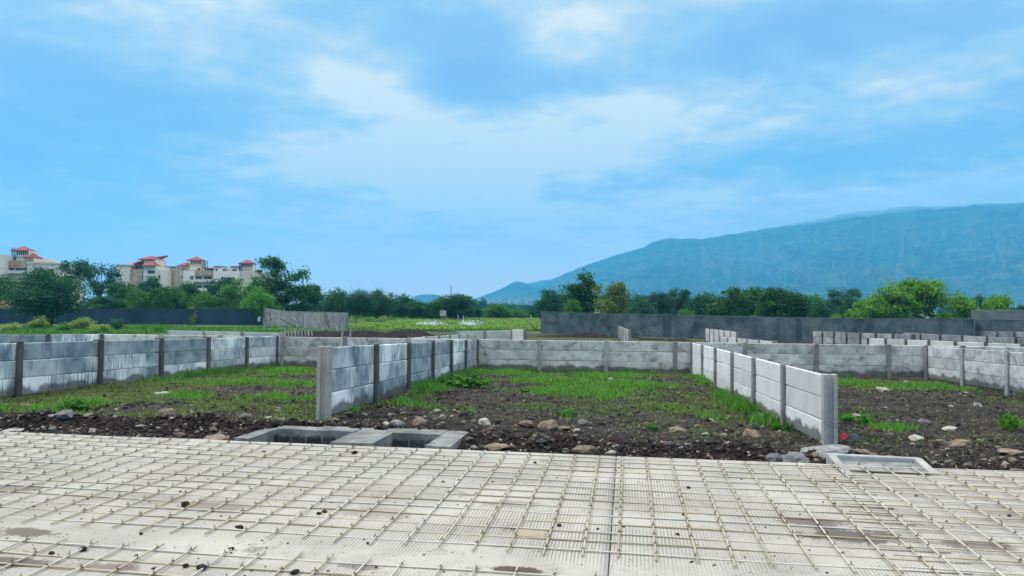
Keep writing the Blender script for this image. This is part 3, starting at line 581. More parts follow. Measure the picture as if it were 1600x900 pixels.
C_.box('wall', 'white_render', 285.3, 303, 423, 500, 0, 13); C_.box('wall', 'cream', 303.3, 332, 424, 500, .5, 12); C_.box('wall', 'white_render', 332.3, 372, 423, 500, 0, 12); C_.box('wall', 'cream', 372.3, 400, 423, 500, 1, 12)
C_.box('parapet', 'stonework', 303.5, 331.5, 422, 430, .2, .28); C_.box('upper_storey', 'cream', 286, 315, 415.5, 424, 3.0, 8); C_.tower(296.5, 313.5, 400.5, 407, 421.5, 2.0); C_.roof(283, 297.5, 409, 415.8, 1.6, 7); C_.stairframe(315, 318.5, 407, 421)
C_.window(307.5, 312, 419.3, 422.7, 2.0, 0); C_.box('roof_room', 'slot', 320, 331, 419, 424, 4, 3); C_.box('roof_slab', 'cream', 319, 332, 417.8, 419, 3.4, 5)
for x0, x1 in ((333, 345.5), (358.5, 371)):
    C_.box('terrace_frame', 'white_render', x0, x1, 416.5, 419, .6, 3); C_.box('terrace_frame', 'white_render', x0, x0+1.8, 419, 423, .6, .5); C_.box('terrace_frame', 'white_render', x1-1.8, x1, 419, 423, .6, .5); C_.box('cap', 'metal', x0-.6, x1+.6, 415.4, 416.4, .3, 3.6)
C_.box('roof_room', 'stonework', 346, 354.5, 419.5, 423.2, 3.2, 3); C_.box('roof_room', 'rooftile', 361, 369, 420.2, 423.2, 2.8, 2)
C_.tower(377, 393.5, 404.5, 411, 426, 1.4); C_.stairframe(372.6, 375.6, 411, 424); C_.balcony(373, 378.5, 430.5, 433.5, 1, .5)
for k in range(3):
    C_.window(281, 284.5, 431+k*14, 435+k*14, 2.4); C_.window(296.5, 301.5, 431.5+k*14, 436.5+k*14, 0)
    C_.balcony(304.5, 315.5, 432+k*14, 439.5+k*14, .5); C_.balcony(317, 331, 432+k*14, 439.5+k*14, .5)
    C_.window(345, 352, 433+k*14, 438+k*14, 0); C_.window(354, 366, 433+k*14, 438+k*14, 0, 2)

# ------------------------------------------------------------------ trees
def quads(P, s, r, up=0.35, asp=1.7):
    """leaf-shaped quads at points P, random tilt"""
    n = len(P); a = r.normal(size=(n, 3)); a[:, 2] += up*0; a /= np.linalg.norm(a, axis=1)[:, None]; nrm = r.normal(size=(n, 3)); nrm[:, 2] += up*2.2
    b = np.cross(nrm, a); b /= np.linalg.norm(b, axis=1)[:, None]+1e-9; sz = s*(0.6+.8*r.rand(n))[:, None]
    return np.stack([P-a*sz*asp/2, P+b*sz*.42, P+a*sz*asp/2, P-b*sz*.42], 1).reshape(-1, 3)
class Proto: pass
def tree_proto(seed, H, lobes, nclump, rc, nleaf, ls, stems=1, trunk_r=.12, fork=.35, shell=.55, gap=.0, droop=0.0, bend=.25, limbs=14):
    r = np.random.RandomState(seed); C = []
    vol = np.array([l[3]*l[4]*l[5] for l in lobes]); pr = vol**.8/np.sum(vol**.8)
    while len(C) < nclump:
        l = lobes[r.choice(len(lobes), p=pr)]; d_ = r.normal(size=3); d_ /= np.linalg.norm(d_); q = (shell+(1-shell)*r.rand())*(0.86+.28*r.rand()); c = np.array(l[:3])+d_*q*np.array(l[3:6])
        if c[2] < H*.05: continue
        if gap and vnoise(c[0]*1.1+seed, c[2]*1.1+c[1]*.7+seed*.3) < gap: continue
        C.append(c)
    C = np.array(C); n = len(C); rcs = rc*(.6+.8*r.rand(n))
    P = np.repeat(C, nleaf, 0)+r.normal(size=(n*nleaf, 3))*np.repeat(rcs, nleaf)[:, None]*np.array([.62, .62, .42]); P[:, 2] -= droop*np.abs(r.normal(size=len(P)))*.5
    P = P[P[:, 2] > .05]; Vl = quads(P, ls, r); Fl = np.arange(len(Vl)).reshape(-1, 4)
    b = MB(); sel = C[r.permutation(n)[:limbs]]
    for s_ in range(stems):
        base = np.array([r.uniform(-.12, .12), r.uniform(-.12, .12), -.25])*(1 if stems == 1 else 4); base[2] = -.25
        tgt = np.mean(C, 0)*np.array([.5, .5, 0])+np.array([r.uniform(-bend, bend), r.uniform(-bend, bend), H*fork]) if stems == 1 else np.array([*(base[:2]*2.2), H*fork*r.uniform(.8, 1.2)])
        mid = (base+tgt)/2+np.array([r.uniform(-1, 1), r.uniform(-1, 1), 0])*bend*.5; tr = trunk_r*(1 if stems == 1 else .7)
        b.tube([base, mid, tgt], [tr*1.25, tr, tr*.8], 7)
        for c in sel[s_::stems]:
            m_ = tgt*.5+c*.5+r.normal(size=3)*.18+np.array([0, 0, .12*H*.3]); b.tube([tgt, m_, c], [tr*.55, tr*.33, tr*.10], 5)
            for t in range(2):
                e = c+r.normal(size=3)*rc*.8; b.tube([m_*.4+c*.6, e], [tr*.18, tr*.05], 4)
    o = Proto(); o.H = max(C[:, 2])+rc*.5; o.W = (C[:, 0].max()-C[:, 0].min())+rc; o.crown = mesh_np('crown', Vl, Fl); o.trunk = b.mesh('trunk', True); o.crown.materials.append(None); o.trunk.materials.append(M['bark']); return o
PR = {
 'round': [tree_proto(s, 6, [(0, 0, 3.5, 2.3, 2.3, 2.0), (.9, .2, 4.2, 1.4, 1.5, 1.4), (-1.2, .1, 3.2, 1.4, 1.4, 1.5), (.2, 0, 1.9, 1.9, 1.9, 1.2)], 150, .55, 56, .17, fork=.3) for s in (1, 2, 3)],
 'bushy': [tree_proto(s, 5, [(0, 0, 2.2, 2.4, 2.2, 1.9), (1.5, .2, 1.9, 1.5, 1.5, 1.5), (-1.6, 0, 1.7, 1.4, 1.4, 1.4), (.4, .1, 3.5, 1.3, 1.3, 1.1), (-.8, 0, 3.1, 1.0, 1, .9)], 170, .52, 50, .15, stems=4, trunk_r=.09, fork=.3, shell=.4) for s in (4, 5, 6)],
 'acacia': [tree_proto(s, 6, [(0, 0, 3.6, 3.1, 2.6, 1.5), (1.8, 0, 3.0, 1.8, 1.8, 1.2), (-2.0, .2, 2.9, 1.8, 1.8, 1.3), (-.5, 0, 4.5, 1.4, 1.4, .9), (.3, 0, 2.2, 2.6, 2.2, .9)], 250, .62, 92, .105, stems=3, trunk_r=.13, fork=.28, shell=.3, droop=.35, gap=.12) for s in (7, 8)],
 'umbrella': [tree_proto(s, 8, [(0, 0, 7.0, 2.6, 2.3, .75), (-1.4, .3, 6.4, 1.5, 1.5, .6), (1.9, 0, 5.9, 1.5, 1.5, .7), (.5, 0, 5.1, 1.6, 1.6, .6)], 74, .52, 46, .15, fork=.42, trunk_r=.14, gap=.36, limbs=34) for s in (9, 10)],
 'open': [tree_proto(s, 6, [(0, 0, 4.0, 1.9, 1.9, 1.7), (1.3, 0, 3.4, 1.3, 1.3, 1.4), (-1.2, 0, 3.0, 1.3, 1.3, 1.3), (.2, 0, 2.0, 1.7, 1.7, 1.2)], 84, .48, 62, .16, fork=.3, gap=.38, limbs=26, stems=2) for s in (11, 12)],
 'tall': [tree_proto(s, 9.5, [(-.3, 0, 6.8, 2.0, 1.9, 2.1), (-.9, 0, 8.6, 1.1, 1.1, .8), (2.5, 0, 6.9, 1.4, 1.3, .8), (-2.6, .2, 5.6, 1.6, 1.5, 1.2), (.4, 0, 4.3, 2.9, 2.4, 1.6), (3.3, 0, 4.6, 1.3, 1.3, 1.0), (0, 0, 2.2, 2.6, 2.3, 1.5)], 230, .58, 54, .19, trunk_r=.2, fork=.36, gap=.30, limbs=30) for s in (13,)],
 'column': [tree_proto(s, 7, [(.3, 0, 5.2, 1.4, 1.4, 1.5), (.6, 0, 6.3, .8, .8, .8), (-.7, 0, 4.3, 1.3, 1.3, 1.4), (.7, 0, 3.4, 1.5, 1.5, 1.4), (-.2, 0, 2.0, 1.8, 1.6, 1.5)], 170, .5, 52, .18, fork=.3, gap=.2) for s in (14,)],
 'broad': [tree_proto(s, 5.5, [(0, 0, 3.5, 3.2, 2.4, 1.5), (-2.6, 0, 2.4, 2.6, 2.0, 1.4), (2.8, 0, 2.8, 2.4, 2.0, 1.5), (-1.0, 0, 4.5, 1.3, 1.2, .7), (1.2, 0, 4.3, 1.2, 1.2, .8), (-4.2, 0, 1.8, 1.5, 1.3, 1.1), (4.4, 0, 2.2, 1.2, 1.2, 1.4)], 280, .46, 70, .165, stems=3, trunk_r=.16, fork=.26, gap=.36) for s in (15,)],
 'parasol': [tree_proto(s, 3.2, [(0, 0, 2.5, 1.5, 1.4, .55), (.9, 0, 2.2, 1.0, .9, .5), (-1.0, 0, 2.3, 1.0, .9, .5)], 70, .34, 36, .15, fork=.34, trunk_r=.07, gap=.25, limbs=22) for s in (16,)],
 'shrub': [tree_proto(s, 1.4, [(0, 0, .6, .9, .8, .6), (.7, 0, .5, .6, .6, .45), (-.6, 0, .45, .6, .6, .4)], 80, .22, 42, .085, stems=3, trunk_r=.025, fork=.2, shell=.3) for s in (17, 18)],
 'weed': [tree_proto(s, .5, [(0, 0, .22, .42, .36, .2), (.3, 0, .15, .3, .28, .14), (-.35, 0, .15, .26, .26, .15)], 46, .09, 16, .085, stems=3, trunk_r=.008, fork=.25, shell=.3, gap=.3) for s in (19, 20)],
}
_cnt = [0]
def tree(px, top, wpx, D, kind, colr, label, name='tree', cat='tree', group=None, base=None, trunkmat=None):
    p = atD(px, 490, D); x, y = p[0], p[1]; zb = float(gz_base(x, y)) if base is None else base; zt = atD(px, top, D)[2]
    pr = PR[kind][_cnt[0] % len(PR[kind])]; _cnt[0] += 1; flip = kind in ('tall', 'column', 'broad')
    sz = (zt-zb)/pr.H; sx = wpx*D/F/pr.W; rz = YAW if flip else random.uniform(0, 6.28)
    r = empty(name, (x, y, zb), rz); tag(r, label, cat, group)
    for nm, me_, mt in (('trunk', pr.trunk, M[trunkmat or 'bark']), ('crown', pr.crown, L[colr])):
        o = link(bpy.data.objects.new(nm, me_), r); o.scale = (sx, sx, sz); o.material_slots[0].link = 'OBJECT'; o.material_slots[0].material = mt
    return r
T = [
 (70, 419, 172, 80, 'acacia', 'teal', 'wide feathery dark acacia leaning over the navy compound wall at the left'),
 (2, 428, 75, 97, 'acacia', 'dark', 'dark tree cut by the left edge, just below the balconies'),
 (106, 406, 80, 118, 'umbrella', 'teal', 'flat-topped airy tree between the left block and the next one'),
 (152, 413, 66, 114, 'umbrella', 'teal', 'thin-crowned tree with sky showing through, left of the tan cladding'),
 (188, 441, 54, 106, 'round', 'dark', 'dark round tree below the white corner of the tan block'),
 (211, 447, 52, 102, 'bushy', 'mid', 'fresh green tree in front of the tan cladding'),
 (232, 433, 40, 124, 'round', 'teal', 'bluish tree covering the lower balconies of the tan block'),
 (258, 448, 62, 103, 'round', 'dark', 'dense dark tree under the gap between tan and white blocks'),
 (290, 440, 42, 114, 'round', 'dark', 'small black-green tree before the white block windows'),
 (322, 455, 62, 100, 'bushy', 'mid', 'light green bushy tree under the white block balconies'),
 (348, 436, 60, 122, 'round', 'teal', 'soft bluish tree at mid-length of the white block'),
 (374, 436, 70, 108, 'open', 'mid', 'green open tree with a pale forked stem under the right red tower'),
 (432, 402, 108, 103, 'tall', 'dark', 'tallest tree on the left, with two separate dark heads'),
 (408, 447, 64, 97, 'bushy', 'mid', 'bright bushy tree at the foot of the tallest left tree'),
 (486, 443, 44, 112, 'round', 'dark', 'dark oval tree right of the tallest left tree'),
 (470, 471, 62, 104, 'bushy', 'teal', 'low bluish thicket above the lighter compound wall'),
 (528, 449, 66, 128, 'bushy', 'dark', 'dark thicket tree behind the free end of the lighter compound wall'),
 (562, 451, 62, 124, 'acacia', 'teal', 'feathery tree with pale leaning stems, left end of the green field'),
 (594, 451, 60, 130, 'acacia', 'dark', 'feathery dark tree, second along the green field edge'),
 (632, 458, 52, 138, 'bushy', 'teal', 'pointed bluish tree below the small distant hill'),
 (652, 470, 40, 130, 'round', 'dark', 'small round dark tree beside the white notice board'),
 (676, 471, 44, 129, 'round', 'dark', 'low round tree between the notice board and the tall mango-like tree'),
 (712, 460, 66, 131, 'round', 'dark', 'big round black-green tree in the centre of the field edge'),
 (742, 476, 44, 150, 'bushy', 'teal', 'bluish tree right of the big round central tree'),
 (777, 474, 48, 144, 'round', 'mid', 'round green tree under the distant town'),
 (805, 482, 48, 148, 'bushy', 'mid', 'low bright green tree at the right part of the field edge'),
 (835, 474, 46, 160, 'bushy', 'teal', 'hazy tree just left of the grey compound wall end'),
 (860, 452, 50, 112, 'round', 'teal', 'dark bluish tree over the left end of the grey compound wall'),
 (907, 425, 62, 90, 'column', 'dark', 'tall dark tree standing against the mountain'),
 (894, 467, 32, 82, 'round', 'mid', 'small round green tree at the foot of the tall dark one'),
 (955, 441, 76, 84, 'open', 'yellow', 'olive-yellow open tree beside the tall dark one'),
 (1003, 463, 54, 112, 'bushy', 'blue', 'hazy low thicket right of the olive-yellow tree'),
 (1032, 456, 44, 120, 'round', 'blue', 'blue-green tree second right of the olive-yellow tree'),
 (1060, 451, 44, 106, 'umbrella', 'teal', 'thin tree with an airy head over the grey compound wall'),
 (1072, 484, 32, 78, 'round', 'mid', 'small ball-shaped bush peeping over the grey compound wall'),
 (1100, 455, 52, 104, 'bushy', 'teal', 'bushy bluish tree in the middle of the right-hand grove'),
 (1136, 449, 72, 94, 'open', 'dark', 'dark open tree with a visible stem in the right-hand grove'),
 (1178, 450, 66, 98, 'round', 'dark', 'dark round tree, second from the right end of the grove'),
 (1180, 489, 34, 74, 'bushy', 'bright', 'bright low bush spilling over the grey compound wall'),
 (1222, 449, 76, 86, 'round', 'dark', 'large dense dark tree closing the right-hand grove'),
 (1284, 471, 46, 96, 'bushy', 'blue', 'blue-green bush tree in the gap before pale distant houses'),
 (1318, 450, 58, 110, 'umbrella', 'blue', 'wispy hazy tree left of the broad bright one'),
 (1335, 462, 60, 97, 'bushy', 'teal', 'teal bushy tree tucked against the broad bright one'),
 (1309, 488, 34, 72, 'bushy', 'bright', 'small lime bush on the wall below the wispy hazy tree'),
 (1425, 437, 192, 82, 'broad', 'bright', 'very broad bright green tree spreading over the dark compound wall'),
 (1527, 459, 36, 112, 'bushy', 'blue', 'hazy tree between the broad bright tree and the little parasol tree'),
 (1556, 461, 60, 63, 'parasol', 'bright', 'little parasol-shaped tree in front of the upper grey wall'),
 (1598, 476, 22, 100, 'round', 'dark', 'dark tree touching the right edge above the grey wall'),
]
for t in T: tree(*t, group='trees along the compound walls and the field edge', trunkmat='palebark' if ('pale' in t[6] or 'visible stem' in t[6] or t[4] in ('parasol',)) else None)
rr = random.Random(5)
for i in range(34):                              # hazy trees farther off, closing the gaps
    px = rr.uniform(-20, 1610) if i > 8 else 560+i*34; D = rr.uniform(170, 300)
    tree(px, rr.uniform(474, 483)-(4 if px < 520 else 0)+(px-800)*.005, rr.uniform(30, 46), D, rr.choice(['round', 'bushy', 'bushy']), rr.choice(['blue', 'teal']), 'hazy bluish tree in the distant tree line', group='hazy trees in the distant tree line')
for i in range(46):
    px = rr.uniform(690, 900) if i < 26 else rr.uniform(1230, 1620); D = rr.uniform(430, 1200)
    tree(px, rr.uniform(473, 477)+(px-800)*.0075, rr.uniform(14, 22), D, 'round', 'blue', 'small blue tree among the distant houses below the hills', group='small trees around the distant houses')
for i in range(16):
    px = 985+i*21+rr.uniform(-8, 8); tree(px, rr.uniform(456, 466), rr.uniform(36, 54), rr.uniform(105, 150), ['bushy', 'round', 'bushy'][i % 3], ['dark', 'teal', 'mid', 'blue'][i % 4], 'mid-height tree filling the belt behind the grey compound wall', group='belt trees behind the grey compound wall')
for i in range(14):
    px = 470+i*20+rr.uniform(-6, 6); tree(px, rr.uniform(464, 476), rr.uniform(30, 46), rr.uniform(140, 165), ['bushy', 'round'][i % 2], ['dark', 'teal', 'mid'][i % 3], 'low tree filling the belt behind the green field', group='belt trees behind the green field')
for i in range(15):
    px = 150+i*19+rr.uniform(-6, 6); tree(px, rr.uniform(455, 472), rr.uniform(34, 52), rr.uniform(98, 112), ['bushy', 'round', 'bushy'][i % 3], ['dark', 'teal', 'mid', 'dark', 'mid'][i % 5], 'low tree filling the thicket between the navy wall and the apartment blocks', group='thicket trees behind the navy wall')
tree(753, 466, 17, 420, 'column', 'blue', 'single dark blue tree standing taller than the distant houses')
# shrubs in front of the navy wall and behind the low walls
SH = [(62, 494, 46, 72, 'lime', 'tall pale green shrub before the navy wall, left of the two'), (128, 497, 44, 70, 'lime', 'pale green shrub before the navy wall, right of the two'), (100, 503, 34, 66, 'mid', 'low green shrub between the two pale shrubs'), (182, 499, 32, 74, 'blue', 'greyish low shrub at the foot of the navy wall'),
      (20, 504, 44, 66, 'lime', 'yellowish shrub at the left edge behind the low walls'), (155, 507, 40, 62, 'lime', 'flat yellow-green shrub clump right of the pale shrubs'), (248, 507, 22, 66, 'mid', 'small green shrub alone in front of the navy wall'), (152, 476, 30, 98, 'lime', 'yellow-green bush glowing behind the navy wall'), (302, 480, 34, 96, 'lime', 'pale bush just over the navy wall top under the white block')]
for px, top, w, D, c, lb in SH: tree(px, top, w, D, 'shrub', c, lb, 'shrub', 'shrub', 'shrubs near the navy wall')
def weed(px, py, w, h, c, lb):
    p = G(px, py); r = tree(px, 0, 10, 50, 'weed', c, lb, 'weed', 'weed', 'leafy weeds in the plots'); pr = PR['weed'][(_cnt[0]-1) % 2]; r.location = p
    for o in r.children: o.scale = (w/pr.W, w/pr.W, h/pr.H)
weed(725, 605, .95, .30, 'mid', 'large leafy weed clump beside the bluish lime-streaked wall'); weed(698, 602, .5, .2, 'mid', 'smaller leafy weed left of the large leafy clump'); weed(160, 599, .75, .32, 'teal', 'dark creeper weed at the foot of the left wall post')
weed(1574, 672, .34, .24, 'bright', 'upright bright weed in the right-hand dirt plot'); weed(888, 651, .4, .12, 'mid', 'small grey-green weed at the edge of the bare soil'); weed(1222, 672, .3, .14, 'mid', 'small dark weed against the damp foot of the pale wall'); weed(1020, 672, .2, .10, 'mid', 'tiny pale weed sprouting on the dark soil bank')
weed(1338, 660, .5, .16, 'mid', 'low weed tuft behind the broad end post'); weed(112, 640, .5, .14, 'mid', 'pale leafy weed in the left plot near the bank')
# dry plume grass behind the navy wall
r_ = np.random.RandomState(3); P = []
for px in list(range(2, 34, 2))+[56, 84]:
    c = atD(px, 478, 95); 
    for k in range(60): t = r_.rand(); P.append((c[0]+r_.normal()*.25, c[1]+r_.normal()*.4, float(gz_base(c[0], c[1]))+t*2.9+r_.normal()*.1))
tag(ob('plume_grass', mesh_np('plume_grass', quads(np.array(P), .16, r_, asp=3.0), np.arange(len(P)*4).reshape(-1, 4)), L['straw']), kind='stuff')
# ------------------------------------------------------------------ grass
def blades(name, X, Y, h, w, mat, seed, lean=1.0):
    r = np.random.RandomState(seed); n = len(X); Z = gz(X, Y)-.008; a = r.rand(n)*2*np.pi; ln = lean*r.rand(n)*h; b = r.rand(n)*2*np.pi
    P = np.stack([X, Y, Z], -1); sd = np.stack([np.cos(a), np.sin(a), 0*a], -1)*(w*(.6+.8*r.rand(n)))[:, None]; le = np.stack([np.cos(b)*ln, np.sin(b)*ln, h], -1)
    mid = P+le*np.array([.35, .35, .55]); V = np.stack([P-sd, P+sd, mid+sd*.75, P+le, mid-sd*.75], 1).reshape(-1, 3); i = np.arange(n)*5
    Fq = np.concatenate([np.stack([i, i+1, i+2, i+4], -1)]); Ft = np.stack([i+4, i+2, i+3], -1)
    me = bpy.data.meshes.new(name); me.vertices.add(len(V)); me.vertices.foreach_set('co', V.astype(np.float32).ravel())
    li = np.concatenate([Fq.ravel(), Ft.ravel()]).astype(np.int32); me.loops.add(len(li)); me.loops.foreach_set('vertex_index', li); me.polygons.add(2*n)
    me.polygons.foreach_set('loop_start', np.concatenate([np.arange(n)*4, 4*n+np.arange(n)*3]).astype(np.int32)); me.update(calc_edges=True)
    return tag(ob(name, me, mat), kind='stuff')
r_ = np.random.RandomState(21)
def cand(n, x0, x1, y0, y1): return x0+(x1-x0)*r_.rand(n), y0+(y1-y0)*r_.rand(n)
X, Y = cand(520000, -15, 14, 8.4, 23.4); d_ = lush(X, Y); k = r_.rand(len(X)) < np.clip(d_*1.5-.15, 0, 1)*.9; X, Y, d_ = X[k], Y[k], d_[k]
blades('lush_grass', X, Y, (.035+.10*d_)*(.5+1.0*r_.rand(len(X))), .0075+.004*r_.rand(len(X)), L['lawn'], 1)
X, Y = cand(620000, -15, 14, 8.4, 23.4); d_ = grassy(X, Y); k = r_.rand(len(X)) < d_*.62+.012*(uv((X, Y))[1] > 8.6); X, Y = X[k], Y[k]
blades('sparse_grass', X, Y, .015+.055*r_.rand(len(X))**1.5, .007+.004*r_.rand(len(X)), L['turf'], 2)
X, Y = cand(150000, -15, 14, 8.4, 23.4); k = r_.rand(len(X)) < .75*np.clip(sstep(8.7, 9.6, uv((X, Y))[1])*(.25+1.1*fbm(X*.9, Y*.9+20, 4)), 0, 1)*np.where(X < -3.4, 1, .7); X, Y = X[k], Y[k]
blades('dead_thatch', X, Y, .010+.022*r_.rand(len(X)), .006+.003*r_.rand(len(X)), L['thatch'], 6, 2.6)
# taller tufts hugging the feet of the walls
X = []; Y = []
for (x0, y0, x1, y1, n, s) in ((X3-.22, 12.6, X3-.22, 17.0, 3600, .17), (X2+.16, 14.6, X2+.16, 22, 1300, .10), (X1+.2, 17.5, X1+.2, 19.8, 2000, .22), (X1+.2, 16, X1+.2, 22.8, 900, .15), (-9.8, Yb-.25, 2.8, Yb-.25, 1700, .10), (3.6, Yb-.25, 9.6, Yb-.25, 400, .12)):
    t = r_.rand(n); t = t[vnoise(t*31+n, 0*t) > .45]; X.append(x0+(x1-x0)*t+r_.normal(size=len(t))*s); Y.append(y0+(y1-y0)*t+r_.normal(size=len(t))*s)
X = np.concatenate(X); Y = np.concatenate(Y); k = (np.abs(X-X2) > .05) & (np.abs(X-X3) > .05) & (np.abs(X-X1) > .05) & (np.abs(Y-Yb) > .06); X, Y = X[k], Y[k]
blades('wall_foot_grass', X, Y, .05+.19*r_.rand(len(X))**1.5, .009+.004*r_.rand(len(X)), L['lawn'], 3)
X, Y = cand(90000, -60, 45, 24, 84); n_ = fbm(X*.12, Y*.12+5, 4); k = (n_ > .5) & ~((X > -8) & (X < 22) & (Y > 44)) & ~((X > -28) & (X < -8) & (Y > 42) & (Y < 70)); X, Y = X[k], Y[k]
blades('rough_grass', X, Y, .10+.30*r_.rand(len(X)), .035+.02*r_.rand(len(X)), L['mid'], 4)
# flooded field: water sheet and leafy crop standing in it
m, g = newmat('flood_water'); P = objco(g, True); finish(g, (.05, .085, .09), 0.06, g.bump(g.noise(P, 3.0, 3, .5), .05, .02), 0.6); M['water'] = m
for n_, pts in (('flood_water', [(592, 509), (650, 505.5), (735, 505.5), (760, 509), (735, 515.5), (690, 518), (640, 515)]),):
    Vw = []
    for px, py in pts: p = G(px, py); Vw.append((p[0], p[1], 0))
    c = np.mean(Vw, 0); ring = []
    for i in range(len(Vw)):
        a, b = np.array(Vw[i]), np.array(Vw[(i+1) % len(Vw)])
        for t in (0, .25, .5, .75): q = a+(b-a)*t; q = c+(q-c)*(1+(vnoise(q[0]*.4, q[1]*.4)-.5)*.25); ring.append(q)
    zz = max(float(gz(q[0], q[1])) for q in ring+[c])+.03
    tag(ob('flood_water', MB().add([(q[0], q[1], zz) for q in ring], [tuple(range(len(ring)))]).mesh('flood_water'), M['water']), kind='structure')
    WZ = zz
XY = [G(px, py) for px, py in zip(r_.uniform(540, 860, 2600), 500.5+17*r_.rand(2600)**1.3)]; P = np.array(XY)
k = (fbm(P[:, 0]*.22, P[:, 1]*.09, 3) > .40) & ~((((P[:, 0]+17)/8)**2+((P[:, 1]-97)/13)**2 < 1) & (fbm(P[:, 0]*.5, P[:, 1]*.2+8, 3) < .58)); P = P[k]; P = np.repeat(P, 60, 0)+r_.normal(size=(len(P)*60, 3))*np.array([.42, .5, .10])+np.array([0, 0, .30])
tag(ob('field_crop', mesh_np('field_crop', quads(P, .15, r_, up=.8), np.arange(len(P)*4).reshape(-1, 4)), L['crop']), kind='stuff')
m, g = newmat('white_glint_tufts'); finish(g, (.60, .66, .66), .8); XY = [G(px, py) for px, py in zip(np.concatenate([r_.normal(672, 9, 70), r_.normal(738, 8, 60)]), np.concatenate([511+2.5*r_.rand(70), 510.5+3*r_.rand(60)]))]
P = np.repeat(np.array(XY), 12, 0)+r_.normal(size=(len(XY)*12, 3))*np.array([.28, .3, .18])+np.array([0, 0, .35]); tag(ob('glint_tufts', mesh_np('glint_tufts', quads(P, .15, r_), np.arange(len(P)*4).reshape(-1, 4)), m), kind='stuff')  # white tufts whose colour stands in for bright reflections off the flooded field

# ------------------------------------------------------------------ distant houses, mast
M['housew'] = plain('house_paint', (.40, .39, .38), .8, .2, .1, 1); M['houset'] = plain('house_terracotta', (.42, .28, .24), .8, .2, .1, 1)
rr = random.Random(9)
HS = [(728, 470, 2.4, 'housew'), (736, 472, 2.0, 'houset'), (742, 470, 2.4, 'housew')]
for i in range(64): px = rr.uniform(745, 868); HS.append((px, rr.uniform(464.5, 474), rr.uniform(1.3, 3.0), rr.choice(['housew', 'housew', 'houset'])))
for i in range(26): px = rr.uniform(1235, 1345); HS.append((px, rr.uniform(469, 482), rr.uniform(1.6, 3.6), rr.choice(['housew', 'housew', 'houset'])))
for i in range(10): HS.append((rr.uniform(1560, 1600), rr.uniform(473, 480), rr.uniform(1.6, 3), 'housew'))
mesh_h = MB().box(-.5, .5, -.5, .5, -3, .82).add([(-.56, -.56, .82), (.56, -.56, .82), (.56, .56, .82), (-.56, .56, .82), (0, -.4, 1.05), (0, .4, 1.05)], [(0, 1, 4), (1, 2, 5, 4), (2, 3, 5), (3, 0, 4, 5), (3, 2, 1, 0)]).mesh('house'); mesh_h.materials.append(M['housew'])
for i, (px, py, w, mt) in enumerate(HS):
    D = 1600+(476-py)*25+rr.uniform(-60, 60); p = atD(px, py, min(D, 1880)); o = link(bpy.data.objects.new('house', mesh_h)); o.location = p; s = w*D/F*.6; o.scale = (s, s, s*rr.uniform(.7, 1.1)); o.rotation_euler = (0, 0, rr.uniform(-.6, .6))
    o.material_slots[0].link = 'OBJECT'; o.material_slots[0].material = M[mt]
    tag(o, 'tiny pale house in the hazy town at the foot of the hills' if mt == 'housew' else 'tiny terracotta house in the hazy town at the foot of the hills', 'house', 'pale houses of the distant town' if mt == 'housew' else 'terracotta houses of the distant town')
p = atD(704.5, 476, 620); q = atD(704.5, 446.5, 620); h = q[2]-p[2]; mb = MB()
for sx, sy in ((-1, -1), (1, -1), (1, 1), (-1, 1)): mb.tube([(sx*.8, sy*.8, -1), (sx*.2, sy*.2, h)], .09, 4)
for i in range(10): z = h*i/10; w = .8-.6*i/10; w2 = .8-.6*(i+1)/10; mb.tube([(-w, -w, z), (w2, -w2, z+h/10)], .05, 4).tube([(w, w, z), (-w2, w2, z+h/10)], .05, 4)
ms = empty('lattice_mast', tuple(p)); tag(ms, 'thin grey lattice mast rising behind the big round central tree', 'mast'); mb.build('mast', M['metal'], ms); MB().box(-.5, .5, -.3, .3, h-1.6, h-.2).build('antenna', M['frame'], ms)

# ------------------------------------------------------------------ soil heaps and things in the middle ground
def heap(label, px0, px1, ytop, D, ridge, dep=2.2, seed=1):
    a, b = atD(px0, 500, D), atD(px1, 500, D); n, k = 90, 26; s = np.linspace(0, 1, n); H = np.interp(s, *zip(*ridge)); V = []
    for j in range(k):
        t = j/(k-1); w = np.sin(np.pi*t)**.8
        x = a[0]+(b[0]-a[0])*s; y = a[1]+(b[1]-a[1])*s+(t-.5)*dep*2; zb = gz_base(x, y)
        V.append(np.stack([x, y, zb-.15+w*(H*(.75+.5*fbm(s*22+seed, 0*s+t*3, 4)))+.12*(fbm(x*3, y*3, 3)-.5)*w], -1))
    V = np.array(V); i = np.arange(n*k).reshape(k, n); q = np.stack([i[:-1, :-1], i[:-1, 1:], i[1:, 1:], i[1:, :-1]], -1).reshape(-1, 4)
    return tag(ob('soil_heap', mesh_np('soil_heap', V.reshape(-1, 3), q, True), M['darksoil']), label, 'soil heap')
m, g = newmat('dark_soil'); P = objco(g, True); b = g.noise(P, 3.0, 6, .68); c = g.mix(g.mr(b, .35, .7), (.008, .006, .006), (.034, .025, .024)); c = g.mix(g.mr(g.noise(P, 14, 3, .6), .66, .74, 0, .7), c, (.16, .15, .14)); finish(g, c, .95, g.bump(b, .9, .06), .1); M['darksoil'] = m
heap('long dark soil heap behind the back wall, left of the green field', 455, 690, 0, 60, [(0, .4), (.15, .55), (.5, .65), (.62, .5), (.78, .75), (.9, .5), (1, 0)], 2.6, 1)
heap('dark soil heap lying against the grey compound wall', 826, 1012, 0, 64, [(0, 0), (.08, .2), (.3, .35), (.45, .55), (.62, .45), (.68, .3), (.9, .35), (1, 0)], 2.2, 2)
heap('flat low soil ridge before the grey compound wall, right of the end-on wall', 985, 1090, 0, 60, [(0, .1), (.2, .3), (.5, .25), (.8, .3), (1, 0)], 1.2, 3)
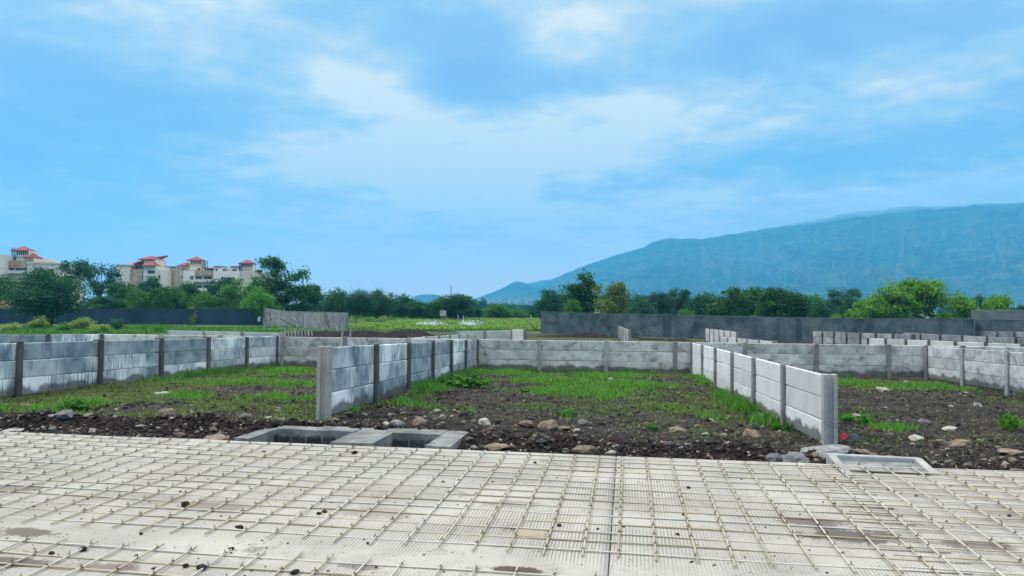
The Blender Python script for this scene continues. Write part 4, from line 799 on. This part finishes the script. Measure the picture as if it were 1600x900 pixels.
def slat(label, P0, P1, rad, mat, name='pole', cat='pole', group=None, k=6): o = MB().tube([P0, P1], rad, k).build(name, M[mat]); return tag(o, label, cat, group)
for i in range(9):
    px = 446+i*5.2; a = atD(px, 524.5, 46); b = atD(px-1.4+.3*i*.3, 514.8+i*.25, 46); slat('short pale formwork slat standing in front of the dark soil heap', a, b, .045, 'postpale', 'formwork_slat', 'slat', 'formwork slats by the dark heap', 4)
for px0, y0, px1, y1, lb in ((419.5, 488, 424.5, 500, 'short dark pole leaning at the left part of the lighter compound wall'), (439, 498.5, 456, 508, 'long dark pole lying slanted low against the lighter compound wall'), (450, 496.5, 467, 505, 'thin pole slanting halfway along the lighter compound wall'), (505.5, 488.5, 513, 511, 'dark pole leaning steeply near the free end of the lighter compound wall'), (509.5, 488.5, 514.5, 511, 'second thin pole leaning beside the steep dark one'), (460, 493, 474, 510, 'thin grey rod in the middle of the lighter compound wall')):
    slat(lb, atD(px0, y0, 71.5 if px0 > 500 else 76), atD(px1, y1, 70 if px0 > 500 else 74), .055 if 'dark' in lb else .03, 'bark', 'leaning_pole')
for px, y0, y1, D, w, lb in ((534.5, 514, 527, 44, .06, 'pale leaning stake pair, left stake, behind the back wall'), (547.5, 511, 526, 44, .055, 'pale stake standing right of the lighter compound wall end'), (555.5, 490, 508, 95, .05, 'thin dark post at the edge of the green field'), (404.5, 495, 502, 70, .14, 'short whitish stub leaning by the corner of navy and grey walls')):
    slat(lb, atD(px, y1, D), atD(px+.8, y0, D), w, 'bark' if 'dark' in lb else 'postpale', 'stake', 'stake')
def twigs(px, py, D, n, hpx, lb, seed):
    rr = random.Random(seed); b0 = atD(px, py, D); k = D/F; mb = MB()
    for i in range(n):
        t = b0+RT*rr.uniform(-hpx*.8, hpx*.25)*k+np.array([0, 0, hpx*k*rr.uniform(.5, 1)]); m_ = (b0+t)/2+RT*rr.uniform(-.1, .1); mb.tube([b0, m_, t], [.035, .025, .008], 4).tube([m_, m_+(t-b0)*.35+RT*rr.uniform(-.25, .25)], [.02, .006], 4)
    tag(mb.build('dead_branch', M['bark']), lb, 'branch')
twigs(953, 517, 60, 6, 22, 'bare dead branch fanning out before the grey compound wall', 1); twigs(910, 514, 63, 2, 12, 'tiny bare twig against the left part of the grey compound wall', 2); twigs(1008, 523, 58, 4, 12, 'small bare branch on the low ridge before the grey compound wall', 3); twigs(838, 516, 76, 3, 22, 'thin dead stem leaning at the corner of the grey compound wall', 4)
for px, y0, y1, D, lb in ((715.5, 492, 503, 128, 'left of two pale fence posts at the field edge under the big round tree'), (724, 493, 503, 128, 'right of two pale fence posts at the field edge under the big round tree'), (829.5, 492, 504, 110, 'pale post near the corner of the grey compound wall')): slat(lb, atD(px, y1, D), atD(px, y0, D), .1, 'postpale', 'fence_post', 'post')
nb = empty('notice_board', tuple(atD(692, 503, 127))); tag(nb, 'small white notice board standing before the dark trees of the field edge', 'notice board')
MB().box(-.55, .55, -.03, .03, 1.0, 2.0).build('board', M['housew'], nb)
for sx in (-.45, .45): MB().box(sx-.04, sx+.04, .033, .10, -.3, 1.9).build('leg', M['metal'], nb)

# ------------------------------------------------------------------ drain chamber of masonry (left), its two openings facing up
u0, u1, v0, v1 = DC; ZT = road_z((u0+u1)/2, v1)-.012
ch = empty('drain_chamber', (*xy((u0+u1)/2, v1), ZT)); tag(ch, 'long masonry drain chamber with two open pits beside the road, left of centre', 'drain chamber')
o1, o2, o3, o4 = uv(S(398, 683))[0], uv(S(524, 689))[0], uv(S(592, 690))[0], uv(S(676, 690))[0]
DT = bpy.data.textures.new('lumps', 'CLOUDS'); DT.noise_scale = .11; DT.noise_depth = 3
def rough(o, s, lv=4):
    m_ = o.modifiers.new('cut', 'SUBSURF'); m_.subdivision_type = 'SIMPLE'; m_.levels = m_.render_levels = lv
    m_ = o.modifiers.new('lumps', 'DISPLACE'); m_.texture = DT; m_.strength = s; m_.mid_level = .5; m_.texture_coords = 'GLOBAL'; return o
def rb(mb, a, b, c, d_, z0, z1, jit=.0):
    P = []
    for z in (z0, z1):
        for (uu, vv) in ((a, c), (b, c), (b, d_), (a, d_)): x, y = xy(uu+random.uniform(-jit, jit), vv+random.uniform(-jit, jit)); P.append((x-ch.location.x, y-ch.location.y, z-ch.location.z+random.uniform(-jit, jit)*.6))
    return mb.hexa(P)
vi0, vi1 = v0+.05, v1-.30
for nm, a, b, c, d_ in (('end_wall', u0, o1, v0, v1), ('cross_wall', o2, o3, v0, v1), ('end_wall', o4, u1, v0, v1), ('side_wall', o1+.002, o2-.002, vi1, v1), ('side_wall', o3+.002, o4-.002, vi1, v1), ('sill', o1+.002, o2-.002, v0, v0+.04), ('sill', o3+.002, o4-.002, v0, v0+.04)):
    o = rb(MB(), a, b, c, d_, ZT-.55, ZT-(.05 if nm == 'sill' else 0), .012).build(nm, M['drain'], ch); rough(o, .022)
for (a, b) in ((o1, o2), (o3, o4)):                 # rough blocks of the inner face
    n = max(2, round((b-a)/.2)); 
    for i in range(n):
        p0 = a+(b-a)*i/n+.02; p1 = a+(b-a)*(i+1)/n-.02
        for k in range(2): rb(MB(), p0, p1, vi1-.05, vi1+.02, ZT-.24-.2*k, ZT-.055-.2*k, .016).build('block', M['block'], ch, bevel=.03)
    rb(MB(), a, b, vi0, vi1, ZT-.56, ZT-.48).build('pit_floor', M['darksoil'], ch)
# fresh concrete inlet on the slab edge (right)
c0, c1 = uv(S(1293, 720)), uv(S(1452, 733)); ub0, ub1 = c0[0], c1[0]; vb1 = max(c0[1], c1[1])+.06; vb0 = 7.02
bx = empty('inlet_box', (*xy((ub0+ub1)/2, vb1), road_z(ub0, vb1))); tag(bx, 'pale three-sided concrete inlet box at the far road edge, right side, rebar running into it', 'drain inlet')
def rq(u, v, z): x, y = xy(u, v); return (x-bx.location.x, y-bx.location.y, z-bx.location.z)
hz = .065; rz_ = lambda v: road_z(ub0, v); w_ = .075
MB().hexa([rq(ub0, vb1-.07, rz_(vb1)-.3), rq(ub1, vb1-.07, rz_(vb1)-.3), rq(ub1, vb1, rz_(vb1)-.3), rq(ub0, vb1, rz_(vb1)-.3), rq(ub0, vb1-.07, rz_(vb1)+hz), rq(ub1, vb1-.07, rz_(vb1)+hz-.01), rq(ub1, vb1, rz_(vb1)+hz-.01), rq(ub0, vb1, rz_(vb1)+hz)]).build('back_wall', M['box'], bx, bevel=.012)
for uu, vn in ((ub0, vb0), (ub1-w_, vb0+.25)):
    MB().hexa([rq(uu, vn, rz_(vn)-.05), rq(uu+w_, vn, rz_(vn)-.05), rq(uu+w_, vb1-.073, rz_(vb1)-.3), rq(uu, vb1-.073, rz_(vb1)-.3), rq(uu, vn, rz_(vn)+.012), rq(uu+w_, vn, rz_(vn)+.012), rq(uu+w_, vb1-.073, rz_(vb1)+hz-.002), rq(uu, vb1-.073, rz_(vb1)+hz-.002)]).build('side_wall', M['box'], bx, bevel=.01)
MB().hexa([rq(ub0+w_+.003, 7.26, rz_(7.26)+.004), rq(ub1-w_-.003, 7.26, rz_(7.26)+.004), rq(ub1-w_-.003, vb1-.075, rz_(vb1)+.004), rq(ub0+w_+.003, vb1-.075, rz_(vb1)+.004), rq(ub0+w_+.003, 7.26, rz_(7.26)+.012), rq(ub1-w_-.003, 7.26, rz_(7.26)+.012), rq(ub1-w_-.003, vb1-.075, rz_(vb1)+.012), rq(ub0+w_+.003, vb1-.075, rz_(vb1)+.012)]).build('floor', M['drain'], bx)

# ------------------------------------------------------------------ reinforcing mats of pale fibreglass bars tied with wire
m, g = newmat('fibreglass_bar'); P = offs(g, objco(g)); a = g.noise(P, 1.6, 4, .6); b = g.noise(P, 60, 3, .6); x_, y_, z_ = g.sep(objco(g))
c = g.mix(g.mr(a, .4, .62), (.46, .42, .31), (.36, .30, .18)); c = g.mix(g.mr(rnd(g), .35, .9), c, (.50, .48, .42)); c = g.mix(g.mr(b, .62, .72, 0, .5), c, (.25, .2, .13)); finish(g, c, .55, None, .35); M['bar'] = m
M['wire'] = plain('rusty_wire', (.07, .045, .032), .85, .2, .5, 30)
def bar_mesh(L_, seed, rad=.0062):
    r = random.Random(seed); n = max(6, int(L_/.25)); pts = []; ph = r.uniform(0, 6)
    for i in range(n+1): t = i/n; pts.append((L_*t, .006*math.sin(t*L_*1.1+ph)+r.uniform(-.0015, .0015), .004*math.sin(t*L_*2.3+ph*2)))
    return MB().tube(pts, rad, 6).mesh('bar', True)
def tie_mesh(seed):
    r = random.Random(seed); mb = MB(); 
    mb.tube([(-.013, -.011, .000), (0, 0, .0095), (.013, .011, .000)], .0022, 4).tube([(0, 0, .006), (r.uniform(-.004, .004), r.uniform(-.004, .004), .015), (r.uniform(-.012, .012), r.uniform(-.012, .012), .022+r.uniform(-.006, .008))], [.0030, .0022, .0014], 4)
    mb.tube([(-.010, .010, -.004), (.0, .0, .008), (.010, -.010, -.004)], .0022, 4); return mb.mesh('wire_tie')
TIES = [tie_mesh(i) for i in range(5)]
for t in TIES: t.materials.append(M['wire'])
DA, TA = math.radians(.2), math.radians(.15)        # residual skew of the bars against the road
def rmat(label, us, vs, ua, ub, va, vb, seed, shear=0.0, lift=.0057):
    """us = long-way bars crossing at road coordinate u (at v=4.6); vs = crosswise bars; ua..ub / va..vb = their ends"""
    r = random.Random(seed); root = empty('rebar_mat', (*xy((ua+ub)/2, (va+vb)/2), road_z((ua+ub)/2, (va+vb)/2))); tag(root, label, 'rebar mat', 'rebar mats laid on the road'); o0 = Vector(root.location)
    def place(me, u, v, du, dv, dz, name='bar'):
        x, y = xy(u, v); x2, y2 = xy(u+du, v+dv); o = ob(name, me, M['bar'], root); z = SLOPE*y+dz; z2 = SLOPE*y2+dz; d_ = Vector((x2-x, y2-y, z2-z)).normalized()
        o.location = Vector((x, y, z))-o0; o.rotation_euler = d_.to_track_quat('X', 'Z').to_euler(); return o
    lines_u = []; lines_v = []
    for i, v in enumerate(vs):
        sh = r.uniform(-.006, .006); tl = shear+r.uniform(-.002, .002); lines_v.append((v+sh, tl)); e0, e1 = ua+r.uniform(-.04, .04), ub+r.uniform(-.06, .06)
        place(bar_mesh(e1-e0, seed*100+i), e0, v+sh+tl*(e0-(ua+ub)/2), 1, tl, lift)
    for i, u in enumerate(us):
        sh = r.uniform(-.008, .008); tl = r.uniform(-.004, .004); lines_u.append((u+sh, tl)); e0, e1 = va+r.uniform(-.025, .025), vb+r.uniform(-.02, .03)
        me_ = bar_mesh(e1-e0, seed*100+50+i); place(me_, u+sh+tl*(e0-va), e0+shear*(u-(ua+ub)/2), tl, 1, lift+.0110)
    T_ = []
    for (v, tv) in lines_v:
        for (u, tu) in lines_u:
            vv = v+tv*(u-(ua+ub)/2)
            if vv < va-.05 or r.random() < .10: continue
            x, y = xy(u+tu*(vv-va), vv); T_.append((math.hypot(x, y), x, y, SLOPE*y+lift+.012))
    T_.sort(); V = []; Fs = []; n = 0
    for i, (_, x, y, z) in enumerate(T_):
        me_ = r.choice(TIES); rz = r.uniform(0, 6.28); s = r.uniform(.8, 1.25)
        if i < 96:
            o = link(bpy.data.objects.new('wire_tie', me_), root); o.location = Vector((x, y, z))-o0; o.rotation_euler = (0, 0, rz); o.scale = (s, s, s)
        else:
            for v_ in me_.vertices: c = v_.co; V.append((x-o0.x+s*(c.x*math.cos(rz)-c.y*math.sin(rz)), y-o0.y+s*(c.x*math.sin(rz)+c.y*math.cos(rz)), z-o0.z+s*c.z))
            Fs += [tuple(j+n for j in p_.vertices) for p_ in me_.polygons]; n = len(V)
    if V:
        me_ = bpy.data.meshes.new('far_wire_ties'); me_.from_pydata(V, [], Fs); tag(ob('wire_ties', me_, M['wire'], root), kind='stuff')
    return root
US0 = uv(S(968, 880))[0]; pu, pv = .232, .187
VS0 = uv(S(968, 865.5))[1]; lo = VS0-.12
nv = int((7.46-VS0)/pv)+1
SPLIT = uv(S(1400, 830))[0]
rmat('main rebar mat of yellowish bars covering the middle of the road', [US0+pu*i for i in range(-36, 40) if US0+pu*i < SPLIT], [VS0+pv*i for i in range(nv)], US0-36.5*pu, SPLIT+.2, lo, 7.44, 1)
rmat('rebar mat on the right of the road, overlapping the main mat', [SPLIT+.07+pu*i for i in range(0, 14)], [VS0+.022+pv*i for i in range(-2, nv)], SPLIT-.22, SPLIT+3.3, lo-.5, 7.40, 2, lift=.0185)
v2 = uv(S(427, 873))[1]
rmat('nearest rebar mat along the bottom of the photo', [US0+.1+pu*1.0*i for i in range(-22, 13)], [v2-pv*i for i in range(0, 6)], US0-22.4*pu, US0+13*pu, v2-1.5, v2+.07, 4)
# ------------------------------------------------------------------ stones, clods and rubble
def stone_mesh(seed, flat=.65, rough=.5):
    me = ico('stone', 3); v = np.array([p.co[:] for p in me.vertices]); r = np.random.RandomState(seed); d_ = r.normal(size=(9, 3)); d_ /= np.linalg.norm(d_, axis=1)[:, None]
    for q in d_: k = v@q; lim = .62+.3*r.rand(); v = np.where((k > lim)[:, None], v-np.outer(k-lim, q), v)
    v = v*(1+(fbm(v[:, :1]*2.3+seed, v[:, 1:2]*2.3+v[:, 2:]*1.7+seed, 4)-.5)*rough); v *= np.array([1, .75+.2*r.rand(), flat*(.8+.4*r.rand())]); me.vertices.foreach_set('co', v.astype(np.float32).ravel()); me.update(); me.materials.append(M['stone_brown']); return me
ST = [stone_mesh(i) for i in range(40, 50)]
def stone(px, py, wpx, mat, label, hk=1.0, group=None, name='stone', cat='stone', on=None, sink=.35, i=None):
    p = G(px, py) if on is None else on; D = (p-EYE)@FW; s = wpx*D/F/2
    o = link(bpy.data.objects.new(name, ST[_s[0] % len(ST)] if i is None else ST[i])); _s[0] += 1; rr = random.Random(int(px*7+py)); o.scale = (s, s*rr.uniform(.8, 1.1), s*hk); o.location = (p[0], p[1], p[2]+s*hk*.65*(1-sink*1.6)); o.rotation_euler = (rr.uniform(-.2, .2), rr.uniform(-.2, .2), rr.uniform(-.5, .5)+YAW)
    o.material_slots[0].link = 'OBJECT'; o.material_slots[0].material = M[mat]; return tag(o, label, cat, group)
_s = [0]
def bankpt(px, py):                                 # a point on the bank surface itself, found by marching over the real relief
    r = ray(px, py); t = 5.5
    while t < 30:
        p = EYE+r*t
        if p[2] < float(gz(p[0], p[1])): break
        t += .02
    p[2] = float(gz(p[0], p[1])); return p
for px, py, w, mt, lb, hk in [
 (917, 701, 46, 'stone_brown', 'large tan boulder lying right at the road edge, centre', .75), (956, 706, 26, 'stone_pale', 'small pale flat stone right of the large tan boulder', .5), (778, 696, 40, 'stone_brown', 'flat tan stone at the road edge, right of the drain chamber', .5),
 (857, 665, 34, 'stone_brown', 'blocky light brown stone on top of the bank, centre', .85), (823, 662, 26, 'stone_brown', 'reddish brown stone, left of the blocky one on the bank', .8), (757, 659, 24, 'stone_pale', 'cream stone with a dark underside above the drain chamber', .8), (727, 648, 17, 'stone_dark', 'pointed dark stone standing alone on the bare soil', 1.0),
 (655, 661, 24, 'stone_brown', 'tall brown stone stacked upright on the bank', 1.2), (617, 660, 20, 'stone_pale', 'pale rounded stone pair member on the bank, right of the H post', .9), (628, 663, 16, 'stone_grey', 'small grey stone touching the pale rounded one', .9), (912, 660, 22, 'stone_grey', 'bluish grey stone leaning on a darker one, centre of the bank', 1.0), (917, 663, 16, 'stone_dark', 'black round stone beside the bluish grey one', .9), (880, 667, 24, 'stone_brown', 'low brown stone between the blocky and the bluish stones', .55),
 (1060, 671, 28, 'stone_brown', 'tan flat-topped stone on the bank, right of centre', .6), (1103, 679, 13, 'stone_pale', 'small pale stone right of the flat-topped one', .9), (1175, 676, 32, 'stone_brown', 'angular brown stone near the damp foot of the pale wall', .65), (1050, 695, 14, 'stone_dark', 'round dark stone half way down the bank', .9), (1041, 693, 12, 'stone_brown', 'small brown stone beside the round dark one', .9), (1110, 656, 14, 'stone_pale', 'pale chip on the bare soil of the central plot', .8), (1188, 650, 22, 'stone_pale', 'pale broken stone at the pale wall base', .9),
 (102, 646, 30, 'stone_grey', 'light grey boulder in the left plot, biggest there', .9), (80, 652, 14, 'stone_pale', 'small pale stone left of the light grey boulder', .7), (135, 649, 20, 'stone_brown', 'brown flat stone right of the light grey boulder', .7), (262, 645, 28, 'stone_brown', 'brown boulder alone in the grass of the left plot', .8), (255, 612, 26, 'stone_pale', 'flat pale slab stone in the grass under the left wall', .4), (406, 606, 13, 'stone_dark', 'black clod standing in the left plot grass', 1.1),
 (22, 672, 34, 'stone_pale', 'flat pinkish pale stone at the left end of the road edge', .45), (335, 683, 44, 'stone_brown', 'long knobbly stone on the road edge left of the drain chamber', .5), (280, 678, 22, 'stone_brown', 'brown stone at the road edge, left third', .7), (383, 650, 22, 'stone_grey', 'grey stone on the bank above the drain chamber', .8), (420, 652, 16, 'stone_pale', 'white stone chip on the bank above the drain chamber', .7), (438, 657, 16, 'stone_grey', 'grey round stone left of the H post foot', .9), (522, 656, 18, 'stone_brown', 'brown stone at the foot of the free-standing H post', .9),
 (1210, 716, 26, 'stone_grey', 'bluish angular stone at the road edge below the pale wall', 1.0), (1350, 707, 26, 'stone_brown', 'tan stone behind the pale inlet box', .8), (1365, 712, 26, 'stone_brown', 'brown stone touching the back of the inlet box', .6), (1397, 713, 24, 'stone_brown', 'flat brown stone right behind the inlet box', .5), (1430, 684, 24, 'stone_pale', 'pale angular stone in the right plot, front', .8), (1470, 690, 26, 'stone_brown', 'brown round stone in the right plot, second of the front row', .8), (1500, 692, 36, 'stone_brown', 'broad brown stone in the right plot front row', .7), (1582, 702, 46, 'stone_brown', 'long low tan stone at the right end of the front row', .5),
 (1482, 668, 22, 'stone_pale', 'white flat stone in the middle of the right plot', .6), (1445, 658, 20, 'stone_grey', 'grey stone in the middle of the right plot', .7), (1380, 606, 22, 'stone_pale', 'flat pale stone by the grass of the right plot', .45), (1416, 597, 12, 'stone_brown', 'small reddish stone near the back wall of the right plot', .8), (1528, 632, 16, 'stone_pale', 'pinkish pale stone far back in the right plot', .7), (1590, 735, 22, 'stone_brown', 'tan stone at the right end of the road edge', .7), (1337, 648, 16, 'stone_pale', 'pale pointed chip right of the broad end post', .6)]:
    stone(px, py, w, mt, lb, hk, on=bankpt(px, py+w*.18))
rr = random.Random(77)
for i in range(150):                              # lesser stones of the bank
    px = rr.uniform(-30, 1640); edge_y = 680+58*px/1600; py = edge_y-4-rr.random()**1.5*52
    if 365 < px < 725 and py > 665: py = rr.uniform(640, 664)
    if 1280 < px < 1460 and py > edge_y-22: continue
    mt = rr.choice(['stone_brown', 'stone_brown', 'stone_grey', 'stone_dark', 'stone_pale']); nm = {'stone_brown': 'brown', 'stone_grey': 'grey', 'stone_dark': 'blackish', 'stone_pale': 'whitish'}[mt]
    stone(px, py, rr.uniform(5, 15), mt, 'small %s stone half sunk in the dark soil bank along the road' % nm, rr.uniform(.6, .95), 'small %s stones of the soil bank' % nm, on=bankpt(px, py))
for i in range(62):                              # stones strewn over the plots
    px, py = rr.uniform(60, 1600), rr.uniform(590, 662)
    if 500 < px < 560 or 1220 < px < 1310: continue
    p = G(px, py)
    if abs(p[0]-X2) < .3 or abs(p[0]-X3) < .3 or abs(p[0]-X1) < .3 or p[1] > 23 or (p[0] < 3.3 and rr.random() < .45): continue
    mt = rr.choice(['stone_brown', 'stone_grey', 'stone_pale', 'stone_pale']); nm = {'stone_brown': 'brown', 'stone_grey': 'grey', 'stone_pale': 'whitish'}[mt]
    stone(px, py, rr.uniform(3, 10), mt, 'small %s stone lying on the open ground of the plots' % nm, rr.uniform(.4, .8), 'small %s stones strewn over the plots' % nm)
def scatter(name, n, fn, s0, s1, mat, seed, flat=.7):
    r = np.random.RandomState(seed); b = ico('chip', 1); bv = np.array([v.co[:] for v in b.vertices]); bf = np.array([p.vertices[:] for p in b.polygons]); P, s = fn(n, r, s0, s1); n = len(P)
    V = bv[None]*(1+.35*(r.rand(n, len(bv), 1)-.5)*2); V = V*np.stack([np.ones(n), .6+.4*r.rand(n), flat*(.5+.6*r.rand(n))], -1)[:, None]; a = r.rand(n)*6.28; ca, sa = np.cos(a)[:, None], np.sin(a)[:, None]
    V = np.stack([V[..., 0]*ca-V[..., 1]*sa, V[..., 0]*sa+V[..., 1]*ca, V[..., 2]], -1)*s[:, None, None]+P[:, None]
    return tag(ob(name, mesh_np(name, V.reshape(-1, 3), (bf[None]+np.arange(n)[:, None, None]*len(bv)).reshape(-1, 3)), mat), kind='stuff')
def on_bank(n, r, s0, s1):
    u = r.uniform(-8, 6, n); v = EDGE+.06+np.abs(r.normal(.35, .62, n)); k = ~((u > DC[0]-.05) & (u < DC[1]+.05) & (v < DC[3]+.05)); u, v = u[k], v[k]; x, y = xy(u, v); s = s0+(s1-s0)*r.rand(len(u))**3
    k = ~((u > ub0-.05) & (u < ub1+.05) & (v < vb1+.03)); x, y, s = x[k], y[k], s[k]; return np.stack([x, y, gz(x, y)+s*.15], -1), s
def on_plots(n, r, s0, s1):
    x = r.uniform(-14, 13, n); y = 8.6+14.6*r.rand(n)**1.6; k = (grassy(x, y) < .5+.3*r.rand(n)) & (np.abs(x-X2) > .15) & (np.abs(x-X3) > .15) & (np.abs(x-X1) > .15); x, y = x[k], y[k]; s = s0+(s1-s0)*r.rand(len(x))**3; return np.stack([x, y, gz(x, y)+s*.1], -1), s
def on_road(n, r, s0, s1):
    u = r.uniform(-6.5, 5, n); v = 3.7+3.8*r.rand(n)**1.5; k = fbm(u*1.6, v*1.6+9, 3) > .47; u, v = u[k], v[k]; x, y = xy(u, v); s = s0+(s1-s0)*r.rand(len(u))**4; return np.stack([x, y, SLOPE*y+s*.2], -1), s
def rubmat(name, cols, k=.5):
    m, g = newmat(name); r = g.node('ShaderNodeNewGeometry').outputs['Random Per Island']; finish(g, g.ramp(r, [(i/(len(cols)-1), c) for i, c in enumerate(cols)]), .95, g.bump(g.noise(objco(g, True), 60, 3, .6), .5, .004), .15); return m
scatter('soil_clods', 26000, on_bank, .005, .034, rubmat('clods', [(.010, .008, .008), (.022, .017, .016), (.042, .032, .029), (.016, .013, .013), (.075, .062, .056)]), 1, .8)
scatter('bank_gravel', 4200, on_bank, .004, .030, rubmat('bank_chips', [(.10, .085, .072), (.24, .2, .165), (.38, .345, .30), (.16, .15, .145)]), 2)
scatter('plot_clods', 15000, on_plots, .008, .060, rubmat('plot_earth', [(.012, .010, .009), (.030, .024, .021), (.055, .045, .038), (.02, .016, .014), (.085, .07, .06)]), 9, .75)
scatter('plot_gravel', 5500, on_plots, .006, .045, rubmat('plot_chips', [(.05, .042, .036), (.10, .085, .07), (.17, .15, .13), (.30, .28, .25), (.035, .03, .027)]), 3)
scatter('road_crumbs', 2600, on_road, .002, .011, rubmat('crumbs', [(.03, .024, .02), (.08, .065, .055), (.13, .11, .095)]), 4)
def clod(px, py, wpx, lb, mat='stone_dark', grp=None, hk=.8): p = S(px, py); stone(px, py, wpx, mat, lb, hk, grp, 'dirt_clod', 'clod', on=p, sink=.1)
M['clod'] = stone_mat('clod', (.022, .017, .015), (.065, .05, .042))
for px, py, w, lb in [(499, 804, 9, 'left half of a pair of black clods on the road, left of centre'), (507, 801, 9, 'right half of a pair of black clods on the road, left of centre'), (412, 707, 7, 'black clod on the road below the drain chamber'), (1076, 763, 7, 'dark clod on the road right of the centre joint'), (130, 861, 15, 'large black clod near the bottom left corner'), (80, 866, 9, 'dark clod left of the large one at the bottom left'), (315, 890, 18, 'big flattened black clod at the bottom edge, left'), (290, 886, 11, 'dark clod left of the big flattened one at the bottom'), (374, 827, 14, 'clod stuck under the rebar, lower left'), (290, 791, 16, 'brown clod beside a dirt patch on the road, left'), (362, 859, 10, 'clod caught at a wire tie near the mat gap'), (220, 835, 7, 'small black clod on the road, lower left'), (460, 897, 16, 'dark lump at the very bottom, left of centre'), (874, 822, 8, 'dark clod just left of the road joint'), (934, 827, 6, 'black crumb touching the road joint'), (1068, 805, 7, 'clod of a loose cluster right of the joint'), (1059, 836, 7, 'oval dark clod under a bar, right of the joint'), (1577, 807, 6, 'dark clod at the right edge of the road'), (554, 709, 10, 'brown flat clod on the road below the masonry pits'), (836, 724, 6, 'dark clod near the far road edge, centre'), (1303, 748, 6, 'small brown clod in front of the inlet box'), (575, 850, 7, 'dark clod at the ragged end of the main mat'), (692, 754, 6, 'small dark clod on the middle of the road')]: clod(px, py, w, lb, 'clod')
for i in range(60): clod(rr.uniform(0, 1600), rr.uniform(745, 897), rr.uniform(2.2, 5), 'tiny dark soil crumb on the pale road surface', 'clod', 'tiny soil crumbs on the road', .7)
# set concrete lumps and a spill by the pale wall, plank scrap, cloth, bag
def lump(label, px0, px1, py0, py1, h, seed, mat='lump'):
    a, b = bankpt(px0, py1), bankpt(px1, py1); c = (a+b)/2; L_ = np.linalg.norm(b-a); dep = .16*L_+.12; me = ico('lump', 4); v = np.array([p.co[:] for p in me.vertices]); v *= (1+(fbm(v[:, :1]*1.9+seed, v[:, 1:2]*1.9+v[:, 2:]*1.3, 5)-.5)*.7); v *= np.array([L_/2, dep, h]); v[:, 2] += (fbm(v[:, 0]*9+seed, v[:, 1]*9, 3)-.5)*.05; me.vertices.foreach_set('co', v.astype(np.float32).ravel())
    o = ob('concrete_lump', me, M[mat]); o.location = (c[0], c[1]+dep*.4, max(float(gz(c[0], c[1]))-.03, road_z(0, EDGE)-.16)); o.rotation_euler = (0, 0, math.atan2(b[1]-a[1], b[0]-a[0])); return tag(o, label, 'concrete lump')
lump('rough grey lump of set concrete spilled at the road edge below the pale wall', 1214, 1268, 712, 722, .11, 3); lump('flat concrete spill around the broad end post of the pale wall', 1268, 1318, 703, 708, .045, 8); lump('small concrete lump left of the inlet box', 1283, 1302, 712, 716, .06, 12)
M['wood'] = plain('plywood', (.32, .27, .205), .85, .2, .5, 9)
p = [S(807, 829), S(852, 833), S(851, 843), S(806, 840)]; c = np.mean(p, 0); mb = MB(); mb.hexa([tuple(q-c+np.array([0, 0, .003])) for q in p]+[tuple(q-c+np.array([0, 0, .015])) for q in p]); o = mb.build('plywood_scrap', M['wood'], bevel=.003); o.location = c; tag(o, 'small beige plywood scrap lying under the bars near the road joint', 'wood scrap')
M['red'] = plain('red_cloth', (.55, .035, .065), .8, .2, .3, 12); M['bag'] = plain('dark_plastic', (.02, .035, .04), .45, .4, .3, 10)
def rag(name, label, cat, mat, px, py, wpx, h, seed):
    p = bankpt(px, py); D = (p-EYE)@FW; s = wpx*D/F/2; n = 22; gx, gy = np.meshgrid(np.linspace(-1, 1, n), np.linspace(-1, 1, n)); rad = np.hypot(gx, gy); z = h*np.clip(1-rad**2, 0, 1)+h*.9*(fbm(gx*2.2+seed, gy*2.2, 4)-.4)*np.clip(1.2-rad, 0, 1); x = gx*s*(1+.3*(vnoise(gy*2+seed, gx*0)-.5)); y = gy*s*.7*(1+.4*(vnoise(gx*2+seed, gy*0)-.5))
    i = np.arange(n*n).reshape(n, n); q = np.stack([i[:-1, :-1], i[:-1, 1:], i[1:, 1:], i[1:, :-1]], -1).reshape(-1, 4); o = ob(name, mesh_np(name, np.stack([x, y, z+.01], -1), q, True), M[mat]); o.location = p; sm = o.modifiers.new('thick', 'SOLIDIFY'); sm.thickness = .006; return tag(o, label, cat)
rag('red_cloth', 'crumpled red cloth lying behind the foot of the broad end post', 'cloth', 'red', 1319, 687, 13, .07, 4); rag('plastic_bag', 'dark crumpled plastic bag beside the red cloth', 'bag', 'bag', 1334, 689, 22, .08, 9)
